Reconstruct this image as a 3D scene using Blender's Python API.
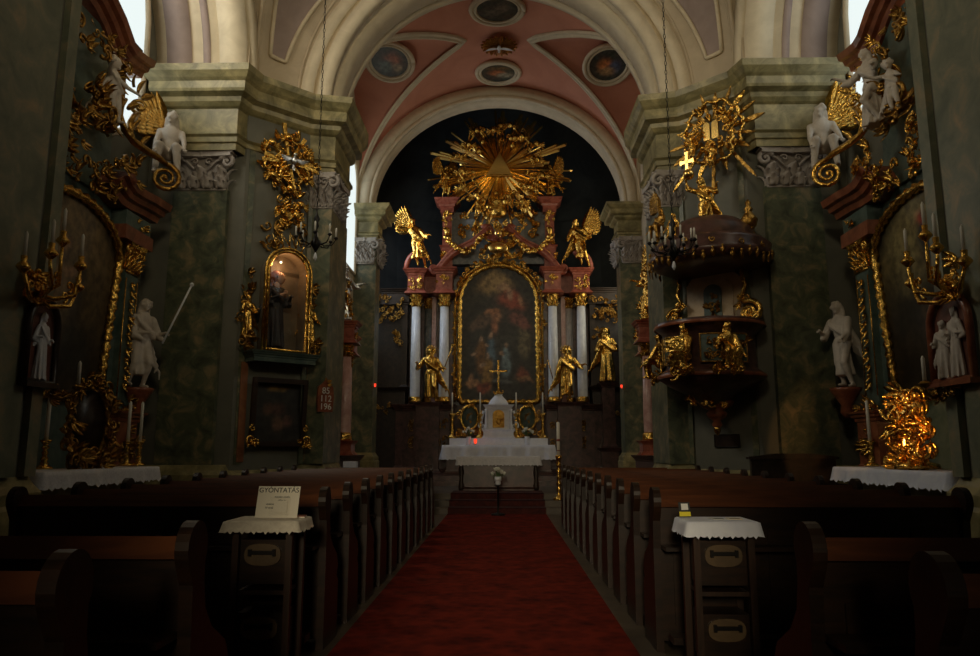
import bpy, bmesh, math, random
from mathutils import Vector, Matrix, noise
PI = math.pi
def R(d): return math.radians(d)
for o in list(bpy.data.objects): bpy.data.objects.remove(o, do_unlink=True)
S = bpy.context.scene
COL = S.collection
# ------------------------------------------------------------------ camera, world, light
cam = bpy.data.cameras.new('camera'); co = bpy.data.objects.new('camera', cam); COL.objects.link(co)
cam.sensor_width = 36.0; cam.lens = 735.0/980.0*36.0; cam.clip_end = 200; cam.clip_start = .05
co.location = (0.155, 0, 1.6)
co.rotation_euler = (R(90)+math.atan(121/735.0), 0, R(1.0))
S.camera = co
S.view_settings.view_transform = 'Standard'
try: S.view_settings.look = 'None'
except Exception: pass
S.view_settings.exposure = 0.0; S.view_settings.gamma = 1.0; S.view_settings.use_curve_mapping = False
w = bpy.data.worlds.new('world'); S.world = w; w.use_nodes = True
bg = w.node_tree.nodes['Background']; bg.inputs[0].default_value = (.95, .80, .62, 1); bg.inputs[1].default_value = .016
def area(name, loc, target, sx, sy, power, color, spread=180):
    l = bpy.data.lights.new(name, 'AREA'); l.shape = 'RECTANGLE'; l.size = sx; l.size_y = sy
    l.energy = power; l.color = color; l.spread = math.radians(spread)
    o = bpy.data.objects.new(name, l); COL.objects.link(o); o.location = loc
    o.rotation_euler = (Vector(target)-Vector(loc)).to_track_quat('-Z', 'Y').to_euler()
    return o
WARM = (1.0, .84, .56); COOL = (.80, .90, 1.0); NEUT = (1.0, .90, .70)
area('light_side_window_left', (-6.9, 10.9, 10.0), (0, 12.6, 8.4), 3.4, 3.0, 205, NEUT, 160)
area('light_side_window_right', (6.9, 10.9, 10.0), (-2, 14.0, 10.0), 3.0, 2.6, 45, WARM, 150)
area('light_west_fill_left', (2.0, -2.5, 10.5), (-3.2, 15, 9.8), 2.6, 2.6, 55, WARM, 62)  # added fill from behind the camera, aimed at the upper left pier
area('light_west_fill_right', (-1.5, -2.5, 11.0), (4.5, 14.5, 8.6), 2.0, 2.0, 35, WARM, 62)  # second added fill behind the camera, dimmer, towards the upper right pier
area('light_chancel_window', (-4.55, 22.0, 8.6), (0, 19.8, 10.0), 1.5, 4.0, 38, NEUT, 150)
area('light_apse_fill_left', (-5.0, 25.4, 8.6), (0.4, 26.6, 6.4), 1.3, 4.6, 135, (.78,.87,1.0))  # added cool fill hidden behind the arch pier, lights the retable
area('light_west_fill_low', (-.3, -3.6, 3.2), (.2, 5.4, 1.2), .9, 1.2, 12.5, WARM, 26)  # added narrow beam behind the camera, brightens sign, cloths and near rails
area('light_apse_fill_right', (5.0, 25.4, 8.6), (-0.4, 26.9, 9.4), 1.3, 4.6, 50, WARM)  # added warm fill on the hidden right side of the apse

# ------------------------------------------------------------------ materials
def mk(name):
    m = bpy.data.materials.new(name); m.use_nodes = True
    return m, m.node_tree, m.node_tree.nodes['Principled BSDF']
def mat(name, c1, c2=None, scale=4.0, rough=.6, metal=0.0, bump=0.0, bscale=20.0, detail=6.0, lo=.35, hi=.65, coat=0.0, c3=None, coords='Object', spec=None, stretch=None):
    m, nt, b = mk(name)
    b.inputs['Roughness'].default_value = rough; b.inputs['Metallic'].default_value = metal
    if coat: b.inputs['Coat Weight'].default_value = coat; b.inputs['Coat Roughness'].default_value = .15
    if spec is not None: b.inputs['Specular IOR Level'].default_value = spec
    tc = nt.nodes.new('ShaderNodeTexCoord'); src = tc.outputs[coords]
    if stretch:
        mp = nt.nodes.new('ShaderNodeMapping'); mp.inputs['Scale'].default_value = stretch
        nt.links.new(src, mp.inputs['Vector']); src = mp.outputs['Vector']
    if c2 is not None:
        n = nt.nodes.new('ShaderNodeTexNoise'); n.inputs['Scale'].default_value = scale; n.inputs['Detail'].default_value = detail
        n.inputs['Roughness'].default_value = .62; n.inputs['Distortion'].default_value = .6
        r = nt.nodes.new('ShaderNodeValToRGB'); e = r.color_ramp.elements
        e[0].position = lo; e[0].color = (*c1, 1); e[1].position = hi; e[1].color = (*c2, 1)
        if c3 is not None:
            x = e.new((lo+hi)/2); x.color = (*c3, 1)
        nt.links.new(src, n.inputs['Vector']); nt.links.new(n.outputs['Fac'], r.inputs['Fac'])
        nt.links.new(r.outputs['Color'], b.inputs['Base Color'])
    else:
        b.inputs['Base Color'].default_value = (*c1, 1)
    if bump:
        n2 = nt.nodes.new('ShaderNodeTexNoise'); n2.inputs['Scale'].default_value = bscale; n2.inputs['Detail'].default_value = 3
        bp = nt.nodes.new('ShaderNodeBump'); bp.inputs['Strength'].default_value = bump; bp.inputs['Distance'].default_value = .05
        nt.links.new(src, n2.inputs['Vector']); nt.links.new(n2.outputs['Fac'], bp.inputs['Height'])
        nt.links.new(bp.outputs['Normal'], b.inputs['Normal'])
    return m
def emis(name, c, s):
    m = bpy.data.materials.new(name); m.use_nodes = True; nt = m.node_tree; nt.nodes.clear()
    e = nt.nodes.new('ShaderNodeEmission'); e.inputs[0].default_value = (*c, 1); e.inputs[1].default_value = s
    o = nt.nodes.new('ShaderNodeOutputMaterial'); nt.links.new(e.outputs[0], o.inputs[0]); return m
M = {}
M['plaster'] = mat('cream_plaster', (.50,.41,.29), (.60,.50,.36), 1.5, .85)
M['trim'] = mat('pale_cream_moulding', (.62,.53,.38), (.74,.64,.47), 2.0, .8)
M['mauve'] = mat('mauve_panel_paint', (.33,.255,.23), (.41,.32,.29), 1.5, .85)
M['pink'] = mat('rose_pink_vault_paint', (.58,.235,.155), (.68,.30,.20), .7, .85)
M['marble'] = mat('mottled_green_stucco_marble', (.05,.06,.038), (.33,.255,.135), 3.2, .40, c3=(.12,.135,.08), bump=.02, detail=12, lo=.33, hi=.70)
M['entab'] = mat('olive_stucco_marble_cornice', (.15,.13,.055), (.46,.38,.18), 2.6, .40, c3=(.27,.235,.11), detail=12)
M['marblelight'] = mat('pale_mottled_marble', (.13,.15,.105), (.42,.30,.17), 2.6, .42, c3=(.21,.22,.15), bump=.02, detail=12, lo=.33, hi=.75)
M['paint'] = mat('grey_green_wall_paint', (.135,.135,.105), (.185,.18,.14), 1.2, .6)
M['lilac'] = mat('lilac_grey_stone', (.34,.30,.27), (.48,.43,.39), 5, .6)
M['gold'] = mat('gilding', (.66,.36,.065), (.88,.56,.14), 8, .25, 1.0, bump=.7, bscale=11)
M['golddull'] = mat('dark_gilding', (.30,.155,.03), (.52,.30,.075), 8, .33, 1.0, bump=.7, bscale=11)  # darker, slightly rougher variant of the gilding
M['goldplain'] = mat('polished_gilding', (.88,.58,.18), None, rough=.22, metal=1.0)
M['redmarble'] = mat('rose_red_marble', (.20,.04,.022), (.42,.13,.08), 5, .3, c3=(.32,.085,.05), detail=9)
M['brownmarble'] = mat('red_brown_marble', (.15,.045,.02), (.36,.13,.06), 3.5, .28, c3=(.25,.075,.035), detail=9)
M['darkmarble'] = mat('dark_brown_marble', (.035,.018,.014), (.13,.06,.05), 4, .3, detail=9)
M['greenpanel'] = mat('dark_blue_green_marble', (.05,.085,.075), (.12,.16,.135), 4, .3, detail=8)
M['bluepanel'] = mat('blue_grey_marble', (.12,.14,.15), (.30,.32,.32), 4, .35, detail=8)
M['whitecol'] = mat('white_grey_marble', (.62,.64,.68), (.82,.83,.84), 3, .25, detail=8)
M['pinkcol'] = mat('pink_marble', (.42,.22,.19), (.62,.40,.35), 4, .3, detail=9)
M['statue'] = mat('white_stucco_figure', (.50,.44,.37), (.64,.57,.49), 6, .55)
M['statuewhite'] = mat('bright_white_stone', (.74,.76,.82), (.86,.87,.90), 6, .5)
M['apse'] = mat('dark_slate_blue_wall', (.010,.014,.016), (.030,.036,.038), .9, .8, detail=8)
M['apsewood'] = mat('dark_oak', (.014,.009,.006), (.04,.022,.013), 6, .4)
M['pew'] = mat('dark_stained_pew_wood', (.012,.006,.0035), (.030,.013,.006), 3, .36, stretch=(1,6,6))
M['pewtop'] = mat('lit_reddish_pew_wood', (.07,.022,.009), (.15,.047,.016), 2.5, .38, stretch=(.6,5,5))  # light caught by the top rails is put into this brighter wood colour
M['cabinet'] = mat('brown_cabinet_wood', (.02,.010,.006), (.045,.020,.010), 4, .4, stretch=(5,5,.8))
M['oval'] = mat('tan_oval_plate', (.085,.052,.022), (.13,.08,.035), 6, .5)
M['floor'] = mat('worn_grey_stone_floor', (.05,.037,.025), (.10,.075,.05), 2, .5)
M['cloth'] = mat('white_linen', (.74,.77,.92), (.84,.87,.97), 6, .85)
M['lace'] = mat('white_lace', (.62,.62,.66), (.78,.78,.82), 30, .9)
M['clothwarm'] = mat('cream_lace_cloth', (.66,.60,.50), (.80,.74,.62), 25, .9)
M['candle'] = mat('ivory_wax', (.80,.76,.66), None, rough=.5)
M['black'] = mat('blackened_iron', (.018,.016,.015), None, rough=.4, metal=.6)
M['frame_dark'] = mat('dark_frame_wood', (.02,.012,.009), (.045,.025,.016), 5, .35)
M['paper'] = mat('cream_paper', (.88,.82,.68), None, rough=.6)
M['ink'] = mat('black_ink', (.03,.03,.03), None, rough=.7)
M['white'] = mat('white_card', (.75,.75,.72), None, rough=.7)
M['yellow'] = mat('yellow_print', (.80,.68,.03), None, rough=.6)
M['green'] = mat('leaf_green', (.05,.10,.03), (.09,.16,.05), 20, .6)
M['flower'] = mat('white_petals', (.72,.72,.66), (.82,.80,.70), 10, .7)
M['robe'] = mat('dark_robe', (.012,.012,.016), (.035,.03,.03), 6, .6)
M['skin'] = mat('painted_carved_skin', (.60,.34,.20), None, rough=.5)
M['hair'] = mat('auburn_painted_hair', (.30,.09,.03), None, rough=.5)
M['nichein'] = mat('dun_niche_lining', (.13,.10,.065), (.20,.155,.10), 3, .7)
M['silver'] = mat('silver_leaf', (.75,.77,.80), None, rough=.28, metal=1.0)
M['beige'] = mat('rose_beige_marble', (.50,.36,.22), (.66,.50,.32), 4, .4)
M['nichered'] = mat('red_stone_niche', (.12,.04,.025), (.20,.075,.05), 5, .5)
M['orange'] = mat('orange_marble_strip', (.22,.08,.035), (.34,.14,.06), 4, .4)
M['sky'] = emis('bright_daylight_pane', (.86,.95,.93), 1.0)
M['redglow'] = emis('red_lamp_glass', (1.0,.05,.02), 1.6)
M['bulb'] = emis('warm_bulb', (1.0,.82,.5), 6)
def carpet():
    m, nt, b = mk('red_patterned_carpet'); b.inputs['Roughness'].default_value = .95
    b.inputs['Specular IOR Level'].default_value = .1
    tc = nt.nodes.new('ShaderNodeTexCoord')
    v = nt.nodes.new('ShaderNodeTexVoronoi'); v.inputs['Scale'].default_value = 9
    n = nt.nodes.new('ShaderNodeTexNoise'); n.inputs['Scale'].default_value = 3; n.inputs['Detail'].default_value = 8
    mx = nt.nodes.new('ShaderNodeMath'); mx.operation = 'ADD'
    mm = nt.nodes.new('ShaderNodeMath'); mm.operation = 'MULTIPLY'; mm.inputs[1].default_value = .35
    r = nt.nodes.new('ShaderNodeValToRGB'); e = r.color_ramp.elements
    e[0].position = .40; e[0].color = (.06,.008,.005,1); e[1].position = .85; e[1].color = (.18,.020,.010,1)
    nt.links.new(tc.outputs['Object'], v.inputs['Vector']); nt.links.new(tc.outputs['Object'], n.inputs['Vector'])
    nt.links.new(v.outputs['Distance'], mm.inputs[0]); nt.links.new(mm.outputs[0], mx.inputs[0]); nt.links.new(n.outputs['Fac'], mx.inputs[1])
    nt.links.new(mx.outputs[0], r.inputs['Fac']); nt.links.new(r.outputs['Color'], b.inputs['Base Color'])
    return m
M['carpet'] = carpet()
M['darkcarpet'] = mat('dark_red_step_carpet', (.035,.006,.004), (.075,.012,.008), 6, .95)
def glassmat():
    m = bpy.data.materials.new('clear_case_glass'); m.use_nodes = True; nt = m.node_tree; nt.nodes.clear()
    t = nt.nodes.new('ShaderNodeBsdfTransparent'); g = nt.nodes.new('ShaderNodeBsdfGlossy'); g.inputs['Roughness'].default_value = .04
    x = nt.nodes.new('ShaderNodeMixShader'); x.inputs[0].default_value = .025
    o = nt.nodes.new('ShaderNodeOutputMaterial')
    nt.links.new(t.outputs[0], x.inputs[1]); nt.links.new(g.outputs[0], x.inputs[2]); nt.links.new(x.outputs[0], o.inputs[0]); return m
M['glass'] = glassmat()
def canvasmat():
    m, nt, b = mk('oil_painting_canvas'); b.inputs['Roughness'].default_value = .45
    a = nt.nodes.new('ShaderNodeVertexColor'); a.layer_name = 'Col'
    n = nt.nodes.new('ShaderNodeTexNoise'); n.inputs['Scale'].default_value = 7; n.inputs['Detail'].default_value = 8
    tc = nt.nodes.new('ShaderNodeTexCoord'); r = nt.nodes.new('ShaderNodeValToRGB'); e = r.color_ramp.elements
    e[0].position = .35; e[0].color = (.45,.42,.4,1); e[1].position = .65; e[1].color = (1.25,1.2,1.1,1)
    mx = nt.nodes.new('ShaderNodeMix'); mx.data_type = 'RGBA'; mx.blend_type = 'MULTIPLY'; mx.inputs[0].default_value = 1
    nt.links.new(tc.outputs['Object'], n.inputs['Vector']); nt.links.new(n.outputs['Fac'], r.inputs['Fac'])
    nt.links.new(a.outputs['Color'], mx.inputs[6]); nt.links.new(r.outputs['Color'], mx.inputs[7]); nt.links.new(mx.outputs[2], b.inputs['Base Color'])
    return m
M['canvas'] = canvasmat()

# ------------------------------------------------------------------ object helpers
def tag(o, label=None, cat=None, group=None, kind=None):
    if label: o['label'] = label
    if cat: o['category'] = cat
    if group: o['group'] = group
    if kind: o['kind'] = kind
    return o
def empty(name, loc=(0,0,0), rz=0, label=None, cat=None, group=None):
    o = bpy.data.objects.new(name, None); COL.objects.link(o); o.location = loc; o.rotation_euler = (0,0,R(rz))
    o.empty_display_size = .1
    return tag(o, label, cat, group)
def kids(o): return [c for c in bpy.data.objects if c.parent == o]
def copy_tree(o, parent=None):
    c = o.copy(); COL.objects.link(c); c.parent = parent
    if parent is None and o.parent is None: pass
    for ch in kids(o): copy_tree(ch, c)
    return c
class MB:
    def __init__(s): s.v = []; s.f = []; s.sm = []; s.M = Matrix.Identity(4)
    def add(s, vs, fs, smooth=False):
        b = len(s.v); mt = s.M
        s.v += [tuple(mt @ Vector(p)) for p in vs]
        s.f += [tuple(i+b for i in f) for f in fs]; s.sm += [smooth]*len(fs); return s
    def box(s, c, d, rz=0, rx=0, ry=0):
        x,y,z = d[0]/2, d[1]/2, d[2]/2
        m = Matrix.Translation(c) @ Matrix.Rotation(R(rz),4,'Z') @ Matrix.Rotation(R(ry),4,'Y') @ Matrix.Rotation(R(rx),4,'X')
        vs = [m @ Vector(p) for p in [(-x,-y,-z),(x,-y,-z),(x,y,-z),(-x,y,-z),(-x,-y,z),(x,-y,z),(x,y,z),(-x,y,z)]]
        return s.add(vs, [(0,3,2,1),(4,5,6,7),(0,1,5,4),(1,2,6,5),(2,3,7,6),(3,0,4,7)])
    def bx(s, x0,x1,y0,y1,z0,z1): return s.box(((x0+x1)/2,(y0+y1)/2,(z0+z1)/2),(x1-x0,y1-y0,z1-z0))
    def prism(s, poly, a, b, axis='z'):
        n = len(poly)
        f = {'z': lambda p,h:(p[0],p[1],h), 'y': lambda p,h:(p[0],h,p[1]), 'x': lambda p,h:(h,p[0],p[1])}[axis]
        vs = [f(p,a) for p in poly]+[f(p,b) for p in poly]
        return s.add(vs, [tuple(range(n))[::-1], tuple(range(n,2*n))]+[(i,(i+1)%n,n+(i+1)%n,n+i) for i in range(n)])
    def lathe(s, prof, c=(0,0,0), n=16, fold=None, sx=1, sy=1, cap=True, smooth=True):
        vs=[]; fs=[]
        for j,(r,z) in enumerate(prof):
            for i in range(n):
                a = 2*PI*i/n; rr = r*(fold(a,z) if fold else 1)
                vs.append((c[0]+rr*math.cos(a)*sx, c[1]+rr*math.sin(a)*sy, c[2]+z))
        for j in range(len(prof)-1):
            for i in range(n):
                k=(i+1)%n; fs.append((j*n+i, j*n+k, (j+1)*n+k, (j+1)*n+i))
        s.add(vs, fs, smooth)
        if cap:
            b = len(s.v)-len(vs)
            s.f.append(tuple(b+i for i in range(n))[::-1]); s.f.append(tuple(b+(len(prof)-1)*n+i for i in range(n))); s.sm += [False]*2
        return s
    def ball(s, c, r, n=10, m=6, rot=None):
        if not isinstance(r,(tuple,list)): r=(r,r,r)
        vs=[]; fs=[]; q = rot or Matrix.Identity(3)
        for j in range(1,m):
            t=PI*j/m
            for i in range(n):
                a=2*PI*i/n; vs.append(Vector(c)+q@Vector((r[0]*math.sin(t)*math.cos(a), r[1]*math.sin(t)*math.sin(a), r[2]*math.cos(t))))
        vs += [Vector(c)+q@Vector((0,0,r[2])), Vector(c)+q@Vector((0,0,-r[2]))]
        T=len(vs)-2; B=T+1
        for j in range(m-2):
            for i in range(n):
                k=(i+1)%n; fs.append((j*n+i,(j+1)*n+i,(j+1)*n+k,j*n+k))
        for i in range(n):
            k=(i+1)%n; fs.append((T,i,k)); fs.append((B,(m-2)*n+k,(m-2)*n+i))
        return s.add(vs,fs,True)
    def tube(s, pts, r, n=6, caps=True):
        pts=[Vector(p) for p in pts]; L=len(pts)
        rs = r if isinstance(r,(list,tuple)) else [r]*L
        vs=[]; fs=[]; ref=None
        for i,p in enumerate(pts):
            t=(pts[min(i+1,L-1)]-pts[max(i-1,0)])
            if t.length<1e-9: t=Vector((0,0,1))
            t.normalize()
            if ref is None: ref = Vector((0,0,1)) if abs(t.z)<.9 else Vector((1,0,0))
            u=t.cross(ref)
            if u.length<1e-5: u=t.cross(Vector((1,.1,0)))
            u.normalize(); v=u.cross(t).normalized(); ref=v
            for k in range(n):
                a=2*PI*k/n; vs.append(p+u*(rs[i]*math.cos(a))+v*(rs[i]*math.sin(a)))
        for i in range(L-1):
            for k in range(n):
                q=(k+1)%n; fs.append((i*n+k,(i+1)*n+k,(i+1)*n+q,i*n+q))
        if caps: fs.append(tuple(range(n))); fs.append(tuple((L-1)*n+k for k in range(n))[::-1])
        return s.add(vs,fs,True)
    def capsule(s, a, b, ra, rb, n=8):
        a=Vector(a); b=Vector(b); d=(b-a); 
        if d.length<1e-6: return s.ball(a,ra)
        d.normalize()
        pts=[a-d*ra*.98,a-d*ra*.7,a,b,b+d*rb*.7,b+d*rb*.98]; return s.tube(pts,[ra*.15,ra*.71,ra,rb,rb*.71,rb*.15],n)
    def blade(s, base, d, nrm, L, W, curl=.5, thick=.15, seg=6):
        # a leaf / feather: pointed, ridged, curling towards nrm
        d=Vector(d).normalized(); nrm=Vector(nrm); nrm=(nrm-d*nrm.dot(d)).normalized(); side=d.cross(nrm)
        p=Vector(base); vs=[]; fs=[]; ang=0
        for i in range(seg+1):
            t=i/seg; wd=W*.5*(math.sin(PI*min(1,t*.92+.10))**.7)
            dd=(d*math.cos(ang)+nrm*math.sin(ang)); nn=(nrm*math.cos(ang)-d*math.sin(ang))
            th=W*thick*(1-t*.8)
            vs += [p-side*wd, p+nn*th, p+side*wd, p-nn*th*.5]
            p = p+dd*(L/seg); ang += curl/seg*(1+t)
        for i in range(seg):
            for k in range(4):
                q=(k+1)%4; fs.append((i*4+k,i*4+q,(i+1)*4+q,(i+1)*4+k))
        fs.append((3,2,1,0)); fs.append(tuple(seg*4+k for k in range(4)))
        return s.add(vs,fs,True)
    def scroll(s, c, r, turns=1.6, th=.05, ux=(1,0,0), uz=(0,0,1), start=0, hand=1, tail=None, n=6, ball=True, wide=None):
        # volute starting at radius r and winding inwards; tail = list of (x,z) points leading into the start
        c=Vector(c); ux=Vector(ux); uz=Vector(uz); pts=[]; rs=[]
        if tail:
            for (x,z) in tail: pts.append(Vector(c)+ux*x+uz*z); rs.append(th*.7)
        K=int(14*turns)
        for i in range(K+1):
            t=i/K; a=start+hand*2*PI*turns*t; rr=r*(1-.86*t)
            pts.append(c+ux*(rr*math.cos(a))+uz*(rr*math.sin(a))); rs.append(th*(1-.55*t))
        s.tube(pts,rs,n)
        if ball: s.ball(c, r*.17, 8, 5)
        return s
    def sweep(s, path, prof, side=1, closed=False, smooth=False):
        # prof: list of (out, z); path in xy, mitred. side=1: out is to the right of travel
        P=[Vector(p).to_2d() if len(p)==3 else Vector(p) for p in path]; n=len(P); rows=[]
        for i in range(n):
            a=P[i-1] if (i>0 or closed) else None; b=P[(i+1)%n] if (i<n-1 or closed) else None
            def nr(u,v):
                d=(v-u).normalized(); return Vector((d.y,-d.x))*side
            if a is None: m=nr(P[i],b)
            elif b is None: m=nr(a,P[i])
            else:
                n1=nr(a,P[i]); n2=nr(P[i],b); m=(n1+n2); m=m/max(.25,m.dot(n1)) if m.length>1e-6 else n1
            rows.append([(P[i].x+m.x*o, P[i].y+m.y*o, z) for (o,z) in prof])
        k=len(prof); vs=[v for r_ in rows for v in r_]; fs=[]
        for i in range(n if closed else n-1):
            j=(i+1)%n
            for q in range(k-1): fs.append((i*k+q, j*k+q, j*k+q+1, i*k+q+1))
        if not closed: fs.append(tuple(range(k))); fs.append(tuple((n-1)*k+q for q in range(k))[::-1])
        return s.add(vs,fs,smooth)
    def mesh(s, name='m'):
        me=bpy.data.meshes.new(name); me.from_pydata([tuple(v) for v in s.v],[],s.f)
        me.polygons.foreach_set('use_smooth', s.sm); me.update()
        return me
    def build(s, name, m=None, parent=None, fix=True, kind=None, label=None):
        me=s.mesh(name)
        if fix:
            b=bmesh.new(); b.from_mesh(me); bmesh.ops.recalc_face_normals(b, faces=b.faces); b.to_mesh(me); b.free()
        if m: me.materials.append(M[m] if isinstance(m,str) else m)
        o=bpy.data.objects.new(name, me); COL.objects.link(o)
        if parent is not None: o.parent=parent
        if kind: o['kind']=kind
        if label: o['label']=label
        return o
def obj_from(me, name, m, parent=None, loc=None, rz=0, label=None):
    me=me.copy() if (m and len(me.materials) and me.materials[0]!=M[m]) else me
    if not len(me.materials): me.materials.append(M[m])
    elif m: me.materials[0]=M[m]
    o=bpy.data.objects.new(name, me); COL.objects.link(o)
    if parent is not None: o.parent=parent
    if loc is not None: o.location=loc
    o.rotation_euler=(0,0,R(rz))
    if label: o['label']=label
    return o
def remesh(mb, voxel, smooth=2, disp=0):
    me=mb.mesh('tmp'); b=bmesh.new(); b.from_mesh(me); bmesh.ops.recalc_face_normals(b, faces=b.faces); b.to_mesh(me); b.free()
    o=bpy.data.objects.new('tmp',me); COL.objects.link(o)
    r=o.modifiers.new('r','REMESH'); r.mode='VOXEL'; r.voxel_size=voxel; r.use_smooth_shade=True
    sm=o.modifiers.new('s','SMOOTH'); sm.factor=.5; sm.iterations=smooth
    dg=bpy.context.evaluated_depsgraph_get(); dg.update()
    nm=bpy.data.meshes.new_from_object(o.evaluated_get(dg))
    bpy.data.objects.remove(o, do_unlink=True); bpy.data.meshes.remove(me)
    nm.polygons.foreach_set('use_smooth',[True]*len(nm.polygons))
    return nm
def add_mesh(me, mb):
    # joins extra geometry (fingers) to a carved figure
    b=bmesh.new(); b.from_mesh(me); t=mb.mesh('t'); b.from_mesh(t); b.to_mesh(me); b.free(); bpy.data.meshes.remove(t)
    me.polygons.foreach_set('use_smooth',[True]*len(me.polygons)); return me

# ------------------------------------------------------------------ carved figures
def fingers(mb, h, d, k=1.0, spread=(0,0,1)):
    h=Vector(h); d=Vector(d).normalized(); s=d.cross(Vector(spread)); 
    if s.length<.1: s=d.cross(Vector((0,1,0)))
    s.normalize(); nn=s.cross(d)
    for i,(o,L) in enumerate([(-.012,.030),(-.004,.036),(.004,.034),(.012,.026)]):
        a=h+s*o*k+d*.012*k; m=a+d*L*.55*k+s*o*.3*k; e=m+d*L*.4*k-nn*L*.35*k
        mb.tube([a,m,e],[.0052*k,.0046*k,.003*k],5)
    a=h-s*.010*k; mb.tube([a,a-s*.014*k+d*.012*k,a-s*.016*k+d*.028*k],[.006*k,.005*k,.003*k],5)
def figure(H=1.8, lh=(-.25,-.12,.62), rh=(.25,-.12,.62), robe=True, seed=1, twist=.1, look=0, seated=False, child=False, long_hair=True, leg=0.0, cloak=True, vox=None, hem=.02, lean=0.0, skirt=.88):
    rnd=random.Random(seed); b=MB(); b.M=Matrix.Scale(H,4)
    if child:
        hz=.86; hr=(.085,.092,.098); sh=.70; shw=.085; hipz=.42; hw=.045; ch=(.10,.08,.13); k=1.15
    else:
        hz=.925; hr=(.048,.058,.068); sh=.80; shw=.105; hipz=.51; hw=.05; ch=(.105,.072,.12); k=1.0
    off = -.0
    if seated: dz=-.22
    else: dz=0
    L=lambda x,y,z:(x+lean*(z-.5), y, z+dz)
    q=Matrix.Rotation(look,3,'Z')
    b.ball(L(0,-.005,hz),hr,14,10,q)
    fx=q@Vector((0,-1,0))
    hc=Vector(L(0,-.005,hz))
    b.capsule(hc+fx*hr[1]*.85+Vector((0,0,.012)), hc+fx*(hr[1]*1.12)+Vector((0,0,-.012)), .006*k,.010*k,6)     # nose
    b.ball(hc+fx*hr[1]*.72+Vector((0,0,-hr[2]*.78)), .02*k)      # chin
    for i in range(16):                                           # hair curls
        a=rnd.uniform(-2.2,2.2); e=rnd.uniform(-.2,1.2)
        v=q@Vector((math.sin(a)*math.cos(e), math.cos(a)*math.cos(e)*1.0+ (0), math.sin(e)))
        b.ball(hc+Vector((v.x*hr[0],v.y*hr[1],v.z*hr[2]))*1.0, .024*k,7,5)
    if long_hair and not child:
        for sgn in (-1,1): b.capsule(hc+Vector((sgn*.04,.03,0)), hc+Vector((sgn*.06,.045,-.11)), .03,.02)
    b.capsule(L(0,.005,sh),L(0,0,hz-.04),.034*k,.03*k)
    b.ball(L(0,.005,sh-.07),ch,14,9); b.ball(L(0,0,hipz+.12),(.078*k,.062*k,.09),12,8); b.ball(L(0,.005,hipz+.02),(.10*k,.075*k,.075),12,8)
    b.capsule(L(-shw,.01,sh-.03),L(shw,.01,sh-.03),.038,.038)
    for sgn,hand in ((-1,lh),(1,rh)):
        s0=Vector(L(sgn*shw,.01,sh-.03)); h=Vector(L(*hand)); d=h-s0; mid=(s0+h)/2; la=.165 if not child else .12; half=d.length/2
        up=math.sqrt(max(.0,(la*1.0)**2-half**2)) if half<la else 0
        bend=Vector((sgn*.5,.4,-.75)); bend=(bend-d.normalized()*bend.dot(d.normalized())).normalized() if d.length>.01 else bend
        el=mid+bend*(up+.02)
        b.capsule(s0,el,.036*k,.028*k); b.capsule(el,h,.028*k,.017*k); b.ball(h,(.018*k,.018*k,.02*k))
        if robe: b.capsule(s0, el+Vector((0,0,-.03)), .048,.044); b.capsule(el+Vector((0,0,-.02)), (el+h)/2+Vector((0,0,-.07)), .045,.022)   # sleeve
    if seated:
        for sgn in (-1,1):
            kn=Vector((sgn*.08,-.22,hipz+dz+.02)); ft=Vector((sgn*.09+.02*sgn,-.20,hipz+dz-.26))
            b.capsule(L(sgn*hw,0,hipz),kn,.065,.05); b.capsule(kn,ft,.048,.028); b.capsule(ft+Vector((0,.02,0)),ft+Vector((0,-.07,-.012)),.026,.02)
        if robe:
            z0=hipz+dz
            for i in range(9):
                x=-.11+.22*i/8; b.capsule((x*.8,-.06,z0+.02),(x,-.23,z0+.005),.034,.03); b.capsule((x,-.24,z0-.01),(x*.9+rnd.uniform(-.03,.03),-.20-rnd.uniform(0,.03),z0-.22-rnd.uniform(0,.03)),.026,.014)
            b.ball((0,.02,z0-.04),(.12,.10,.09))
    else:
        for sgn in (-1,1):
            fwd = leg if sgn>0 else -leg*.6
            kn=Vector((sgn*(hw+.012)+lean*-.2,-.03-max(0,fwd)*.5,hipz*.54)); ft=Vector((sgn*(hw+.02)+lean*-.5,.03 if fwd<0 else -.02,.035+max(0,-fwd)*.25))
            b.capsule(L(sgn*hw,0,hipz),kn,.062*k,.044*k); b.ball(kn,.042*k); b.capsule(kn+(ft-kn)*.15,kn+(ft-kn)*.4,.042*k,.04*k); b.capsule(kn,ft,.040*k,.024*k); b.capsule(ft+Vector((0,.02,-.01)),ft+Vector((sgn*.01,-.075,-.02)),.023*k,.018*k)
        if robe:
            n=rnd.choice([7,8,9]); ph=rnd.uniform(0,6)
            prof=[]; zs=[hem+.0,hem+.04,max(.15,hem+.08),max(.25,hem+.12),.36,.46,.55,.64,.70]; rr=[r_*skirt for r_ in (.150,.150,.142,.132,.122,.112,.095,.085,.09)]
            fold=lambda a,z: 1+(.27*max(0,1-z/.78))*math.sin(n*a+ph+z*9*twist)+.07*math.sin(3*a+z*7)
            b.lathe(list(zip(rr,zs)),(lean*-.1,.0,0),36,fold,1.0,.78)
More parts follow.
